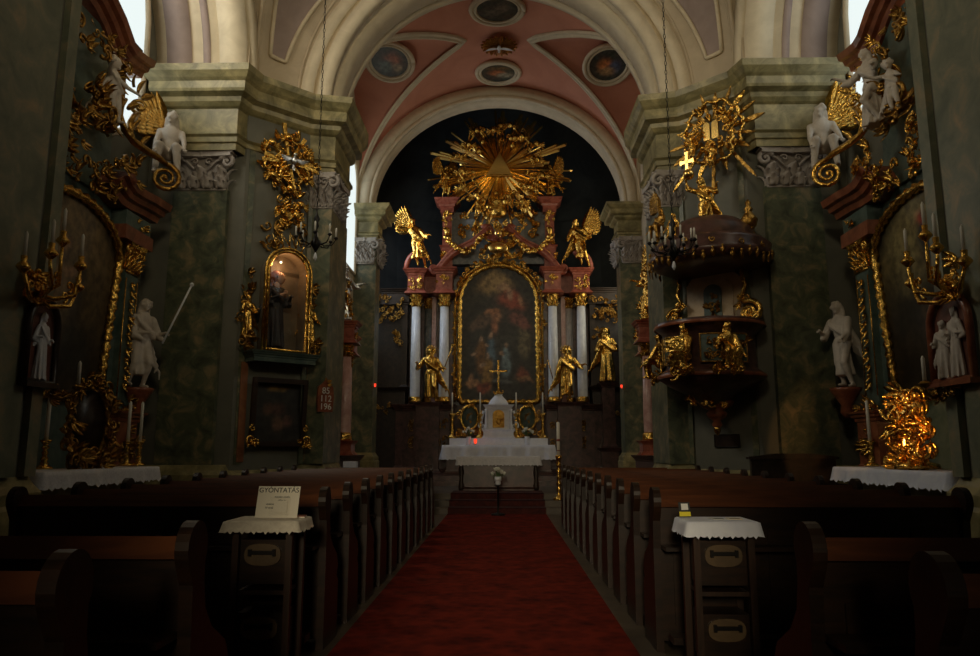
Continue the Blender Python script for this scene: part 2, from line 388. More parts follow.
    if cloak:
        # diagonal sash and billowing cloak ends
        for j in range(5):
            t=j/4; b.capsule((-.10+.02*t,-.055-.03*t,sh-.03-.06*t+dz),(.12,-.03-.02*j/4,hipz+.10-.05*t+dz),.020,.026)
        sg=rnd.choice((-1,1)); p0=Vector(L(sg*.09,.03,sh-.12))
        for j in range(6):
            e=p0+Vector((sg*(.06+.035*j),.05+.01*j,-.12-.07*j)); b.capsule(p0+Vector((0,.02*j,-.05*j)),e,.035,.018); b.capsule(e,e+Vector((sg*.04*math.cos(j),.01,-.08)),.018,.012)
    me=remesh(b, vox or H*.0115, 1)
    f=MB(); f.M=Matrix.Scale(H,4)
    for sgn,hand in ((-1,lh),(1,rh)):
        s0=Vector(L(sgn*shw,.01,sh-.03)); h=Vector(L(*hand)); fingers(f,h,(h-s0),k)
    return add_mesh(me,f)
def wing_mesh(L=1.0, side=1, up=.9, spread=1.15, n=12):
    b=MB()
    for layer,(sc,cnt,oy) in enumerate([(1.0,n,0.0),(.62,n-2,-.03),(.36,n-3,-.055)]):
        for i in range(cnt):
            t=i/(cnt-1); a=up-spread*t
            base=Vector((side*(.04+.34*(t**.8)*(1-.3*layer))*L*.6, oy*L, (.12*math.sin(PI*t)+.10*(1-t)-.05)*L))
            d=Vector((side*math.cos(a),.12,math.sin(a)))
            b.blade(base,d,(0,-1,0),L*sc*(.92-.50*t),.24*L*(1-.2*layer),.30,.10,5)
    b.tube([(0,0,-.06*L),(side*.12*L,-.03*L,.10*L),(side*.28*L,-.03*L,.12*L)],[.05*L,.06*L,.03*L],8)
    return b.mesh('wing')
def add_wings(parent, H, m, which=(1,-1), z=.76, up=1.2, scale=.55, y=.06, x=0):
    for s in which:
        me=wing_mesh(H*scale, s, up); o=obj_from(me,'wing',m,parent,(x+s*.04*H, y*H, z*H))
def cherub_head(mb, c, r, rnd):
    mb.ball(c,(r,r,r*1.1),10,7)
    for i in range(7):
        a=rnd.uniform(0,PI); mb.ball((c[0]+math.cos(a)*r*.8,c[1]+rnd.uniform(-.3,.3)*r,c[2]+math.sin(a)*r*.9),r*.38,6,4)
    mb.ball((c[0],c[1]-r*.98,c[2]-.1*r),r*.18,6,4)
    for s in (-1,1):
        for j in range(4): mb.blade((c[0]+s*r*.8,c[1]+.2*r,c[2]-.4*r),(s*math.cos(.6-j*.45),.2,math.sin(.6-j*.45)),(0,-1,0),r*2.1,r*.75,.3,.2,4)
def ornament(mb, cx, cz, hw, hh, y=0, n=14, seed=1, s=.12, depth=.12, inside=None, leaves=1.0):
    # rocaille: C-scrolls, acanthus leaves and berries filling an oval field facing -y
    rnd=random.Random(seed)
    for i in range(n):
        for _ in range(20):
            u=rnd.uniform(-1,1); v=rnd.uniform(-1,1)
            if u*u+v*v<=1 and (inside is None or inside(u,v)): break
        x=cx+u*hw; z=cz+v*hh; k=s*rnd.uniform(.7,1.3); yy=y-rnd.uniform(.15,1)*depth
        t=rnd.random()
        if t<.45: mb.scroll((x,yy,z),k,rnd.uniform(.8,1.4),k*.26,start=rnd.uniform(0,6.3),hand=rnd.choice((-1,1)),uz=(0,rnd.uniform(-.3,.3),1),n=5)
        else:
            a=rnd.uniform(0,2*PI)
            for j in range(3): mb.blade((x,yy,z),(math.cos(a+j*.55-.55),-.25,math.sin(a+j*.55-.55)),(0,-1,0),k*2.0,k*.8,rnd.uniform(.4,1.2),.22,5)
            if rnd.random()<.5: mb.ball((x,yy-k*.3,z),k*.33,8,5)
def painting(name, hw, z0, z1, rise, base, blobs, parent, y=0, nx=36, nz=60, tilt=0, seed=3, m='canvas'):
    # canvas with an arched top, painted with soft figures; blobs: (x,z,rx,rz,(r,g,b)) in 0..1 canvas units
    vs=[]; fs=[]; cols=[]
    for j in range(nz+1):
        for i in range(nx+1):
            u=i/nx; v=j/nz; x=(2*u-1)*hw; top=z1+rise*math.sqrt(max(0,1-(2*u-1)**2)); z=z0+(top-z0)*v
            vs.append((x,y-(z-z0)*math.tan(R(tilt)),z))
            nn=noise.noise(Vector((u*5+seed,v*8,seed)))*.5+.5
            c=[b_*(.5+nn) for b_ in base]
            for (bx,bz,rx,rz,bc) in blobs:
                jx=noise.noise(Vector((u*9,v*9,seed+3)))*.03
                d=((u+jx-bx)/rx)**2+((v+jx-bz)/rz)**2
                k=1/(1+d*d*d*d) if d<6 else 0
                c=[c[q]*(1-k)+bc[q]*k for q in range(3)]
            cols.append((*c,1))
    for j in range(nz):
        for i in range(nx): a=j*(nx+1)+i; fs.append((a,a+1,a+nx+2,a+nx+1))
    me=bpy.data.meshes.new(name); me.from_pydata(vs,[],fs); me.update()
    ca=me.color_attributes.new('Col','FLOAT_COLOR','POINT')
    for i,c in enumerate(cols): ca.data[i].color=c
    me.materials.append(M[m]); o=bpy.data.objects.new(name,me); COL.objects.link(o)
    if parent is not None: o.parent=parent
    return o
def figblobs(x,z,s,col,skin=(.45,.28,.17),pose=0):
    return [(x,z,s*.55,s*.8,col),(x+pose*.3*s,z-s*.9,s*.6,s*.7,tuple(c*.8 for c in col)),(x+pose*.1,z+s*.95,s*.24,s*.2,skin),(x-s*.7,z+s*.2,s*.4,s*.12,skin)]
def archpath(hw, z0, z1, rise, n=20, y=0, tilt=0):
    pts=[(-hw,z0)]+[(-hw*math.cos(PI*i/n), z1+rise*math.sin(PI*i/n)) for i in range(n+1)]+[(hw,z0)]
    return [(x, y-(z-z0)*math.tan(R(tilt)), z) for x,z in pts]
def frame(mb, pts, r=.05, beads=True, n=6, lobes=.25):
    P=[Vector(p) for p in pts]; out=[]
    for i in range(len(P)-1):
        d=(P[i+1]-P[i]); k=max(1,int(d.length/(r*1.1)))
        out += [P[i]+d*(j/k) for j in range(k)]
    out.append(P[-1])
    mb.tube(out,[r*(1+lobes*(1 if i%2 else -1)) for i in range(len(out))] if beads else r,n)
def tube_text(name, txt, size, m, parent, loc, rot=(90,0,0), ext=.001, align='CENTER'):
    cu=bpy.data.curves.new(name,'FONT'); cu.body=txt; cu.size=size; cu.extrude=ext; cu.align_x=align
    o=bpy.data.objects.new('t',cu); COL.objects.link(o); dg=bpy.context.evaluated_depsgraph_get(); dg.update()
    me=bpy.data.meshes.new_from_object(o.evaluated_get(dg)); bpy.data.objects.remove(o,do_unlink=True)
    me.materials.clear(); me.materials.append(M[m]); q=bpy.data.objects.new(name,me); COL.objects.link(q)
    q.parent=parent; q.location=loc; q.rotation_euler=tuple(R(a) for a in rot); return q
# ------------------------------------------------------------------ the building
def struct(mb, name, m, parent=None): return mb.build(name, m, parent, kind='structure' if parent is None else None)
b=MB(); b.bx(-7.3,7.3,-4,18.7,-.2,0); struct(b,'floor','floor')
b=MB(); b.bx(-4.9,4.9,18.7,31,-.2,.15); b.bx(-4.9,4.9,19.2,31,.15,.30); b.bx(-4.9,4.9,19.7,31,.30,.45); struct(b,'floor_chancel','floor')
b=MB(); b.bx(-2.6,2.6,23.6,27,.45,.60); b.bx(-2.3,2.3,24.0,27,.60,.75); struct(b,'floor_altar_steps','darkmarble')
b=MB(); b.bx(-1.22,1.22,-2,18.68,0,.015); carp=b.build('aisle_carpet','carpet')
tag(carp,'long red patterned carpet running up the central aisle','carpet')
b=MB(); b.bx(-1.22,1.22,18.685,18.699,.016,.16); b.bx(-1.22,1.22,18.685,19.19,.15,.162); b.bx(-1.22,1.22,19.185,19.199,.16,.312); b.bx(-1.22,1.22,19.185,19.69,.3,.312); b.bx(-1.22,1.22,19.685,19.699,.31,.462); b.bx(-1.22,1.22,19.685,20.9,.45,.462)
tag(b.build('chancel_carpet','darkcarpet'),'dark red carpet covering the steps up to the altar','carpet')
def winpane(shape, X, name, kind='y'):
    b=MB(); b.prism(shape, X-.01, X+.01, 'x'); return struct(b,name,'sky')
def supell(cy,cz,hw,hz,p=3.0,n=36):
    o=[]
    for i in range(n):
        a=2*PI*i/n; c,s_=math.cos(a),math.sin(a)
        o.append((cy+hw*math.copysign(abs(c)**(2/p),c), cz+hz*math.copysign(abs(s_)**(2/p),s_)))
    return o
def archshape(cy, hw, z0, z1, n=14): return [(cy-hw,z0),(cy+hw,z0)]+[(cy+hw*math.cos(PI*i/n), z1-hw+hw*math.sin(PI*i/n)) for i in range(n+1)]
def rim(shape, X, r, name, m, sgn):
    b=MB(); P=[(X,p[0],p[1]) for p in shape]; P.append(P[0]); b.tube(P,r,6); return b.build(name,m)
wn=1
ENT=[(o_*.80,7.55+(z-7.75)*.943) for o_,z in [(0,7.75),(.04,7.75),(.04,7.9),(.09,7.92),(.09,8.03),(.15,8.08),(.05,8.12),(.05,8.68),(.12,8.72),(.20,8.80),(.22,8.9),(.38,8.96),(.40,9.02),(.40,9.18),(.47,9.24),(.56,9.36),(.58,9.5),(-.3,9.5)]]
PLI=[(0,0),(.14,0),(.14,.95),(.11,1.0),(.11,1.12),(.05,1.2),(0,1.3),(-.1,1.3)]
def capital(mb, cx, cy, w_, d, z0, z1, dirn=(0,-1)):
    # corinthian: bell, two rows of acanthus, corner volutes, abacus. front faces dirn
    D=Vector((dirn[0],dirn[1],0)); Sx=Vector((-D.y,D.x,0))*-1; H=z1-z0
    def pt(u,o,z): return Vector((cx,cy,0))+Sx*u+D*o+Vector((0,0,z))
    hw=w_/2
    pr=[(hw*.94,.0,z0),(hw*.9,.0,z0+H*.6),(hw*1.05,.0,z0+H*.86)]
    for i in range(2):
        a,b_=pr[i],pr[i+1]; vs=[]
        for (h_,_,z) in (a,b_):
            e=(h_-hw)-.03
            vs+= [pt(-h_,-.02,z),pt(h_,-.02,z),pt(h_,d+e,z),pt(-h_,d+e,z)]
        mb.add(vs,[(0,1,5,4),(1,2,6,5),(2,3,7,6),(3,0,4,7),(0,3,2,1),(4,5,6,7)])
    q=hw*1.24; e=.07*w_+.04
    for (za,zb,k) in ((z1-H*.14,z1-H*.05,1.0),(z1-H*.05,z1,1.06)):
        vs=[pt(-q*k,-.02,za),pt(q*k,-.02,za),pt(q*k,d+e+.04,za),pt(0,d+e-.01,za),pt(-q*k,d+e+.04,za)]; vs+=[v+Vector((0,0,zb-za)) for v in vs]
        mb.add(vs,[(4,3,2,1,0),(5,6,7,8,9),(0,1,6,5),(1,2,7,6),(2,3,8,7),(3,4,9,8),(4,0,5,9)])
    mb.tube([pt(-hw*1.04,d+.01,z0+.02),pt(hw*1.04,d+.01,z0+.02)],.025*max(1,w_),6)
    for row,(zz,n,L) in enumerate([(z0+.03,4,H*.42),(z0+H*.22,3,H*.50)]):
        for i in range(n):
            u=-hw*.82+2*hw*.82*(i/(n-1)); mb.blade(pt(u,d+.0,zz),(0,0,1),D,L,w_*.27,1.25,.5,7)
            mb.blade(pt(u-.05*w_,d+.02,zz),(Sx*-.35+Vector((0,0,1))),D,L*.7,w_*.14,1.5,.35,5); mb.blade(pt(u+.05*w_,d+.02,zz),(Sx*.35+Vector((0,0,1))),D,L*.7,w_*.14,1.5,.35,5)
    for s_ in (-1,1):
        mb.scroll(pt(s_*hw*1.08,d+e*.6,z1-H*.27),H*.19,1.4,H*.07,ux=Sx*s_,uz=(0,0,1),start=PI*.9,hand=-1,n=6)
        mb.tube([pt(s_*hw*.2,d,z0+H*.5),pt(s_*hw*.6,d+.04,z0+H*.75),pt(s_*hw*.98,d+e*.6,z1-H*.16)],[.02,.025,.03],6)
        mb.scroll(pt(s_*hw*.28,d+.03,z1-H*.24),H*.09,1.2,H*.03,ux=Sx*-s_,uz=(0,0,1),start=PI*.9,hand=-1,n=5)
        # side leaves
        for zz,L in ((z0+.03,H*.42),(z0+H*.3,H*.45)): mb.blade(pt(s_*hw,d*.5,zz),(0,0,1),Sx*s_,L,max(d,.1)*.8,1.5,.35,5)
    mb.blade(pt(0,d+e*.6,z1-H*.16),(0,0,1),D,H*.22,H*.2,1.2,.4,5)
tn=[0]
def trim(mb,m):
    tn[0]+=1; return struct(mb,'trim_%d'%tn[0],m)
for s,side in ((-1,'left'),(1,'right')):
    sd=1 if s<0 else -1
    mir=lambda P:[(p[0]*(-s),*p[1:]) for p in P]
    # far pier
    P=mir([(-7.25,14.25),(-5.1,14.25),(-3.95,15.35),(-3.6,15.35),(-3.6,17.0),(-4.7,17.0),(-4.7,17.3),(-7.25,17.3)])
    b=MB(); b.prism(P,0,9.15); struct(b,'wall_far_pier_'+side,'paint')
    PE=mir([(-7.1,14.25),(-6.62,14.25),(-6.62,13.97),(-5.24,13.97),(-5.16,14.27),(-4.1,15.27),(-3.58,15.38),(-3.58,16.9),(-3.6,17.0),(-4.7,17.0)])
    b=MB(); b.sweep(PE,ENT,sd); o=trim(b,'entab')
    b=MB(); b.sweep(PE,PLI,sd); trim(b,'entab')
    b=MB(); b.bx(*sorted((s*6.5,s*5.4)),14.1,14.28,1.3,6.78); sh=trim(b,'marble')
    c=MB(); capital(c,s*5.95,14.26,1.0,.15,6.75,7.56); c.build('capital','lilac',sh)
    b=MB(); b.bx(*sorted((s*4.02,s*3.55)),15.27,16.88,1.3,6.78); sh=trim(b,'marble')
    c=MB(); capital(c,s*3.80,15.40,.5,.12,6.75,7.56); capital(c,s*3.68,15.9,.9,.12,6.75,7.56,dirn=(-s,0)); c.build('capital','lilac',sh)
    # marble pilaster strips on the canted face
    cr=empty('trim_canted_strips_'+side,(s*4.525,14.825,0),-s*42.4); cr['kind']='structure'
    # slanted frame panel for canted face: olive marble field
    for xx in (-.68,.68):
        b=MB(); b.bx(xx-.06,xx+.06,-.05,.02,1.3,7.7); b.build('strip','marble',cr)
    # near pier
    b=MB(); b.prism(mir([(-5.2,-1),(-5.2,8.35),(-7.25,8.35),(-7.25,-1)]),0,9.15); struct(b,'wall_near_pier_'+side,'paint')
    b=MB(); b.bx(*sorted((s*5.3,s*5.12)),6.0,8.0,1.3,7.75); b.bx(*sorted((s*5.3,s*5.12)),8.16,8.36,1.3,7.75); trim(b,'marblelight')
    b=MB(); b.sweep([(s*5.2,3.5),(s*5.2,8.35),(s*7.1,8.35)] ,PLI,1 if s<0 else -1); trim(b,'entab')
    b=MB(); b.sweep([(s*5.2,3.5),(s*5.2,8.35),(s*7.1,8.35)] ,ENT,1 if s<0 else -1); trim(b,'entab')
    # chapel back wall
    b=MB(); b.bx(*sorted((s*7.1,s*7.25)),8.3,14.3,0,14.6); struct(b,'wall_chapel_'+side,'paint')
    shp=supell(10.95,9.45,2.72,2.3); X=s*7.08
    wp=winpane(shp,X,'window_%d'%wn); wn+=1
    b=MB(); Pt=[(s*7.06,p[0],p[1]) for p in shp]; Pt.append(Pt[0]); b.tube(Pt,.07,6); b.build('window_frame','trim',wp)
    b=MB()
    for yy in (10.95,): b.bx(s*7.05-.02,s*7.05+.02,yy-.025,yy+.025,7.3,11.6)
    for zz in (9.45,): b.bx(s*7.05-.02,s*7.05+.02,8.4,13.5,zz-.02,zz+.02)
    b.build('glazing_bars','black',wp)
    # side arch: soffit, archivolt
    b=MB(); n=24; Yc=11.3-.0
    Yc=(8.35+14.25)/2; RR=2.95
    def ring(rin,rout,xa,xb):
        vs=[];fs=[]
        for i in range(n+1):
            a=PI*i/n
            for (r_,x_) in ((rin,xa),(rin,xb),(rout,xb),(rout,xa)): vs.append((x_,Yc+r_*math.cos(a),9.2+r_*math.sin(a)))
        for i in range(n):
            for k in range(4): q=(k+1)%4; fs.append((i*4+k,(i+1)*4+k,(i+1)*4+q,i*4+q))
        b.add(vs,fs,True)
    ring(RR,RR+.5,s*7.2,s*5.35); ring(RR-.05,RR+.55,s*5.75,s*5.2); ring(RR+.1,RR+.42,s*5.3,s*5.08)
    trim(b,'trim'); b=MB(); ring(RR-.07,RR+.4,s*6.85,s*6.35); ring(RR-.03,RR+.4,s*6.1,s*5.95); trim(b,'mauve')
    # pendentive between side arch and chancel arch
    def pend(u,z,off=0):
        h=z-9.2
        A=Vector((s*(5.2-.085*h*h), Yc+math.sqrt(max(0,(RR+.45)**2-h*h)), z)); B_=Vector((s*math.sqrt(max(0,4.4**2-h*h)),15.45,z))
        p=A.lerp(B_,u); out=Vector((-s*.68,-.73,0)); bulge=.35*math.sin(PI*u)*min(1,h/2)
        return p-out*bulge*1+out*off
    def sheet(u0,u1,z0,z1,off,nu=10,nz=12,flare=0):
        vs=[];fs=[]
        for j in range(nz+1):
            for i in range(nu+1): uu0=u0-flare*.4*j/nz; uu1=u1+flare*j/nz; vs.append(pend(uu0+(uu1-uu0)*i/nu, z0+(z1-z0)*j/nz, off))
        for j in range(nz):
            for i in range(nu): a=j*(nu+1)+i; fs.append((a,a+1,a+nu+2,a+nu+1))
        return vs,fs
    b=MB(); b.add(*sheet(0,1,9.2,12.59,0),True); struct(b,'ceiling_pendentive_'+side,'plaster')
    b=MB(); b.add(*sheet(.30,.62,10.15,12.55,.03,flare=.28),True); o=trim(b,'mauve')
    c=MB(); e=[pend(.30-.112*i/10,10.15+2.4*i/10,.05) for i in range(11)]; e2=[pend(.62+.28*i/10,10.15+2.4*i/10,.05) for i in range(11)]; e3=[pend(.30+.32*i/6,10.15,.05) for i in range(7)]
    for q in (e,e2,e3): c.tube(q,.045,6)
    c.build('panel_moulding','trim',o)
    b=MB(); q=[pend(0,9.2+3.39*i/12,.0) for i in range(13)]; q2=[Vector((s*5.25,Yc+math.sqrt(max(0,(RR+.45)**2-(3.39*i/12)**2)),9.2+3.39*i/12)) for i in range(13)]
    b.add(q+q2,[(i,i+1,14+i,13+i) for i in range(12)],True); b.tube(q,.05,6); b.tube([pend(.06,9.2+3.39*i/12,.0) for i in range(13)],.03,6); b.tube([pend(.94,9.2+3.39*i/12,.0) for i in range(13)],.03,6); trim(b,'plaster')
    # near half: mirrored pendentive and cornice run behind the camera are not seen
    # chancel wall
    b=MB(); b.bx(*sorted((s*4.7,s*4.95)),17.0,23.4,.4,14.0); struct(b,'wall_chancel_'+side,'plaster')
    b=MB(); b.bx(*sorted((s*4.62,s*4.72)),19.2,21.0,.45,9.45); b.bx(*sorted((s*4.5,s*4.72)),17.2,21.0,.45,1.2); trim(b,'marble' if s<0 else 'plaster')
    # arch pier between chancel and apse
    b=MB(); b.bx(*sorted((s*3.98,s*5.4)),23.3,24.1,.4,9.4); o=struct(b,'wall_chancel_pier_'+side,'marble')
    P2=[(s*4.72,23.3),(s*3.98,23.3),(s*3.98,24.1),(s*5.0,24.1)]
    b=MB(); b.sweep(P2,[(o_*1.0,9.5-(9.2-z)*.66) for o_,z in ENT],sd); trim(b,'entab')
    b=MB(); b.sweep(P2,[(o_*.8,.45+z*.8) for o_,z in PLI],sd); trim(b,'entab')
    c=MB(); capital(c,s*4.35,23.31,.6,.08,7.55,8.42); capital(c,s*3.99,23.7,.6,.08,7.55,8.42,dirn=(-s,0)); c.build('capital','lilac',o)
    # apse side walls, with added glowing panes hidden by the piers
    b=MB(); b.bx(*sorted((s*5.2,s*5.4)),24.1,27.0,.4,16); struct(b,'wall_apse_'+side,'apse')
    wp=winpane(archshape(25.5,.7,5.6,10.6),s*5.18,'window_%d'%wn); wn+=1  # added pane out of view, glows so the gilding has something to reflect
    b=MB(); sh=archshape(25.5,.72,5.6,10.62); Pt=[(s*5.16,p[0],p[1]) for p in sh]; Pt.append(Pt[0]); b.tube(Pt,.05,6); b.build('window_frame','frame_dark',wp)
    # fascia above entablature beneath arches (wall continuing between arches)
    b=MB(); b.bx(*sorted((s*5.15,s*7.2)),14.22,14.6,9.1,14.6); struct(b,'wall_upper_pier_'+side,'plaster')
    b=MB(); b.bx(*sorted((s*5.2,s*7.2)),-1,8.35,9.1,14.6); struct(b,'wall_upper_near_'+side,'plaster')
# chancel window, only in the left wall
shp=archshape(22.22,.95,7.2,11.0)
wp=winpane(shp,-4.68,'window_%d'%wn); wn+=1
b=MB(); Pt=[(-4.66,p[0],p[1]) for p in shp]; Pt.append(Pt[0]); b.tube(Pt,.06,6); b.build('window_frame','trim',wp)
# chancel arch
def archring(b,rx,rz,wx,wz,y0,y1,z0=9.5,n=40,cx=0):
    vs=[];fs=[]
    for i in range(n+1):
        a=PI*i/n; c,s_=math.cos(a),math.sin(a)
        for (q,w2,y_) in ((rx,rz,y0),(rx,rz,y1),(wx,wz,y1),(wx,wz,y0)): vs.append((cx+q*c,y_,z0+w2*s_))
    for i in range(n):
        for k in range(4): q=(k+1)%4; fs.append((i*4+k,(i+1)*4+k,(i+1)*4+q,i*4+q))
    b.add(vs,fs,True)
b=MB(); archring(b,3.78,3.75,4.5,4.5,15.5,17.0,z0=9.2); archring(b,3.72,3.69,4.0,3.98,15.38,15.6,z0=9.2); archring(b,4.12,4.1,4.4,4.38,15.40,15.6,z0=9.2)
archring(b,3.70,3.67,3.85,3.8,15.85,16.65,z0=9.2); archring(b,3.73,3.70,3.85,3.8,16.8,17.02,z0=9.2)
trim(b,'trim')
b=MB(); archring(b,4.4,4.4,7.0,5.4,15.5,16.9,z0=9.2); struct(b,'wall_above_chancel_arch','plaster')
# arch into the apse
b=MB(); archring(b,4.2,3.85,4.68,4.28,23.3,24.1); archring(b,4.28,3.93,4.58,4.20,23.22,23.4); archring(b,4.16,3.81,4.26,3.92,23.24,23.36); trim(b,'trim')
b=MB(); archring(b,4.6,4.22,4.95,4.6,23.32,24.0); archring(b,4.6,4.22,6.0,8,23.5,24.05); struct(b,'wall_above_apse_arch','pink')
# chancel vault with lunettes
YC,WL,HL=20.35,3.0,3.86; VX,VZ=4.72,4.3
def lx(t): return .9+3.82*math.sqrt(t*t+.0009)
def lz(t): return VZ*math.sqrt(max(0,1-(lx(t)/VX)**2))
def vz(x,y):
    m_=9.5+VZ*math.sqrt(max(0,1-(x/VX)**2)); t=(y-YC)/WL
    l=9.5+lz(t) if abs(t)<1 else 0
    return max(m_,l)
b=MB(); nx,ny=72,64; vs=[];fs=[]
for j in range(ny+1):
    y=17.0+6.35*j/ny
    for i in range(nx+1):
        x=-VX*math.cos(PI*i/nx); vs.append((x,y,vz(x,y)))
for j in range(ny):
    for i in range(nx): a=j*(nx+1)+i; fs.append((a,a+nx+1,a+nx+2,a+1))
b.add(vs,fs,True); vault=b.build('ceiling_chancel','pink',kind='structure')
b=MB()
for s in (-1,1):
    pts=[]
    for i in range(41):
        t=math.sin(-PI/2+PI*i/40); zz=lz(t); x=s*min(VX,lx(t)); pts.append((x,YC+t*WL,9.5+zz-.03))
    q=[]
    # flat band following the groin
    vs=[];fs=[]
    for i,p in enumerate(pts):
        p=Vector(p); d=(Vector(pts[min(i+1,40)])-Vector(pts[max(i-1,0)])).normalized(); n_=Vector((-s*.5,0,-.85)); sd_=d.cross(n_).normalized()
        for (u,o_) in ((-.13,.0),(-.11,.05),(-.05,.06),(-.04,.035),(.04,.035),(.05,.06),(.11,.05),(.13,.0)): vs.append(p+sd_*u+n_.normalized()*o_)
    for i in range(40):
        for k in range(7): a=i*8+k; fs.append((a,a+1,a+9,a+8))
    b.add(vs,fs,True)
    # wall arch where lunette meets the wall
    b.tube([(s*(VX-.06),YC+WL*math.cos(PI*i/30),9.5+lz(math.cos(PI*i/30))) for i in range(31)],.09,6)
trim(b,'trim')
# apse
b=MB(); n=24; P=[(5.2*math.cos(PI*i/n),27.0+3.2*math.sin(PI*i/n)) for i in range(n+1)]; P2=[(5.4*math.cos(PI*i/n),27.0+3.4*math.sin(PI*i/n)) for i in range(n+1)]
for i in range(n): b.prism([P[i],P[i+1],P2[i+1],P2[i]],.4,11)
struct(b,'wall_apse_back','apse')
b=MB(); vs=[];fs=[]
for j in range(13):
    a=PI/2*j/12
    for i in range(n+1):
        c_=math.cos(PI*i/n); q=math.sin(PI*i/n); vs.append((5.3*c_*math.cos(a), 27.0+3.3*q*math.cos(a), 10.8+5.0*math.sin(a)))
for j in range(12):
    for i in range(n): k=j*(n+1)+i; fs.append((k,k+1,k+n+2,k+n+1))
b.add(vs,fs,True)
vs=[];fs=[]
for j in range(2):
    for i in range(n+1): a=PI*i/n; vs.append((5.3*math.cos(a),[23.9,27.0][j],10.8+5.0*math.sin(a)))
for i in range(n): fs.append((i,i+1,i+n+2,i+n+1))
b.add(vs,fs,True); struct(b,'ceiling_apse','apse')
# nave ceiling
b=MB(); b.bx(-7.3,7.3,-1,15.5,14.6,14.8); struct(b,'ceiling','plaster')
b=MB(); b.bx(-7.3,7.3,15.5,16.9,13.7,14.8); struct(b,'wall_upper_east','plaster')

# ceiling medallions and dove
def medallion(x,y,z,r,ry,tx,label,blobs,seed,rx=0):
    o=empty('ceiling_medallion',(x,y,z),0,label,'ceiling painting','painted medallions on the vault'); o.rotation_euler=(R(rx),R(tx),0)
    b=MB(); 
    for rr,th in ((1.0,.07),(.84,.045)): b.tube([(r*rr*math.cos(2*PI*i/32),ry*rr*math.sin(2*PI*i/32),0) for i in range(33)],th,6)
    b.lathe([(.82,-.01),(1.02,-.01),(1.02,.05),(.82,.05)],n=32,sx=r,sy=ry,cap=False); b.build('frame','trim',o)
    n=14; vs=[(0,0,0)];cols=[];fs=[]
    for k in range(1,n+1):
        for i in range(32): a=2*PI*i/32; vs.append((r*.82*k/n*math.cos(a),ry*.82*k/n*math.sin(a),0))
    for i in range(32): fs.append((0,1+(i+1)%32,1+i))
    for k in range(n-1):
        for i in range(32): q=(i+1)%32; fs.append((1+k*32+i,1+k*32+q,1+(k+1)*32+q,1+(k+1)*32+i))
    me=bpy.data.meshes.new('canvas'); me.from_pydata(vs,[],fs); ca=me.color_attributes.new('Col','FLOAT_COLOR','POINT')
    for i,v in enumerate(vs):
        u,w_=v[0]/r,v[1]/ry; c=[.05+.05*noise.noise(Vector((u*3,w_*3,seed))),.055,.05]
        for (bx,by,rx,rz,bc) in blobs:
            d=((u-bx)/rx)**2+((w_-by)/rz)**2; k=1/(1+d**3) if d<5 else 0; c=[c[q]*(1-k)+bc[q]*k for q in range(3)]
        ca.data[i].color=(*c,1)
    me.materials.append(M['canvas']); q=bpy.data.objects.new('canvas',me); COL.objects.link(q); q.parent=o
medallion(0.03,18.85,13.72,.74,.70,0,'large dark round painted medallion at the crown of the pink vault, nearest the nave',[(.2,-.1,.3,.3,(.16,.13,.11)),(-.2,.2,.3,.2,(.13,.12,.11))],1)
medallion(0.03,22.35,13.72,.70,.72,0,'round medallion with a reddish reclining figure, just above the apse arch',[(-.05,.0,.35,.25,(.45,.14,.06)),(.3,.2,.35,.2,(.4,.38,.3)),(0,-.4,.5,.12,(.2,.12,.06))],2)
medallion(-3.30,20.95,13.36,.72,.74,0,'oval painted medallion with dark scene, on the left side of the pink vault',[(.1,-.1,.35,.3,(.38,.12,.06)),(-.2,.2,.3,.3,(.12,.16,.16)),(.3,.3,.2,.2,(.4,.3,.2))],3,-20)
medallion(3.42,21.1,13.27,.72,.74,0,'oval painted medallion with orange and blue figure, on the right side of the pink vault',[(-.1,0,.3,.3,(.65,.22,.06)),(.3,.1,.25,.3,(.08,.12,.24)),(.0,.3,.3,.2,(.55,.35,.18))],4,-22)
o=empty('dove_sunburst',(0.07,20.6,13.66),0,'dark gold sunburst with a white dove between the vault medallions','ceiling ornament')
b=MB(); rnd=random.Random(4)
for i in range(40):
    a=2*PI*i/40; L=.54*(1 if i%2 else .86); b.prism([(.06*math.cos(a+.5),.06*math.sin(a+.5)),(L*math.cos(a-.05),L*math.sin(a-.05)),(L*1.04*math.cos(a),L*1.04*math.sin(a)),(L*math.cos(a+.05),L*math.sin(a+.05))],-.03-.002*(i%3),0)
b.build('ray','golddull',o)
b=MB(); b.ball((0,0,-.08),(.06,.16,.05)); b.ball((0,.16,-.1),.045)
for s in (-1,1):
    for j in range(5): b.blade((s*.04,.02,-.09),(s,.15-.14*j,0),(0,0,-1),.42-.05*j,.09,.2)
b.build('dove','statuewhite',o)
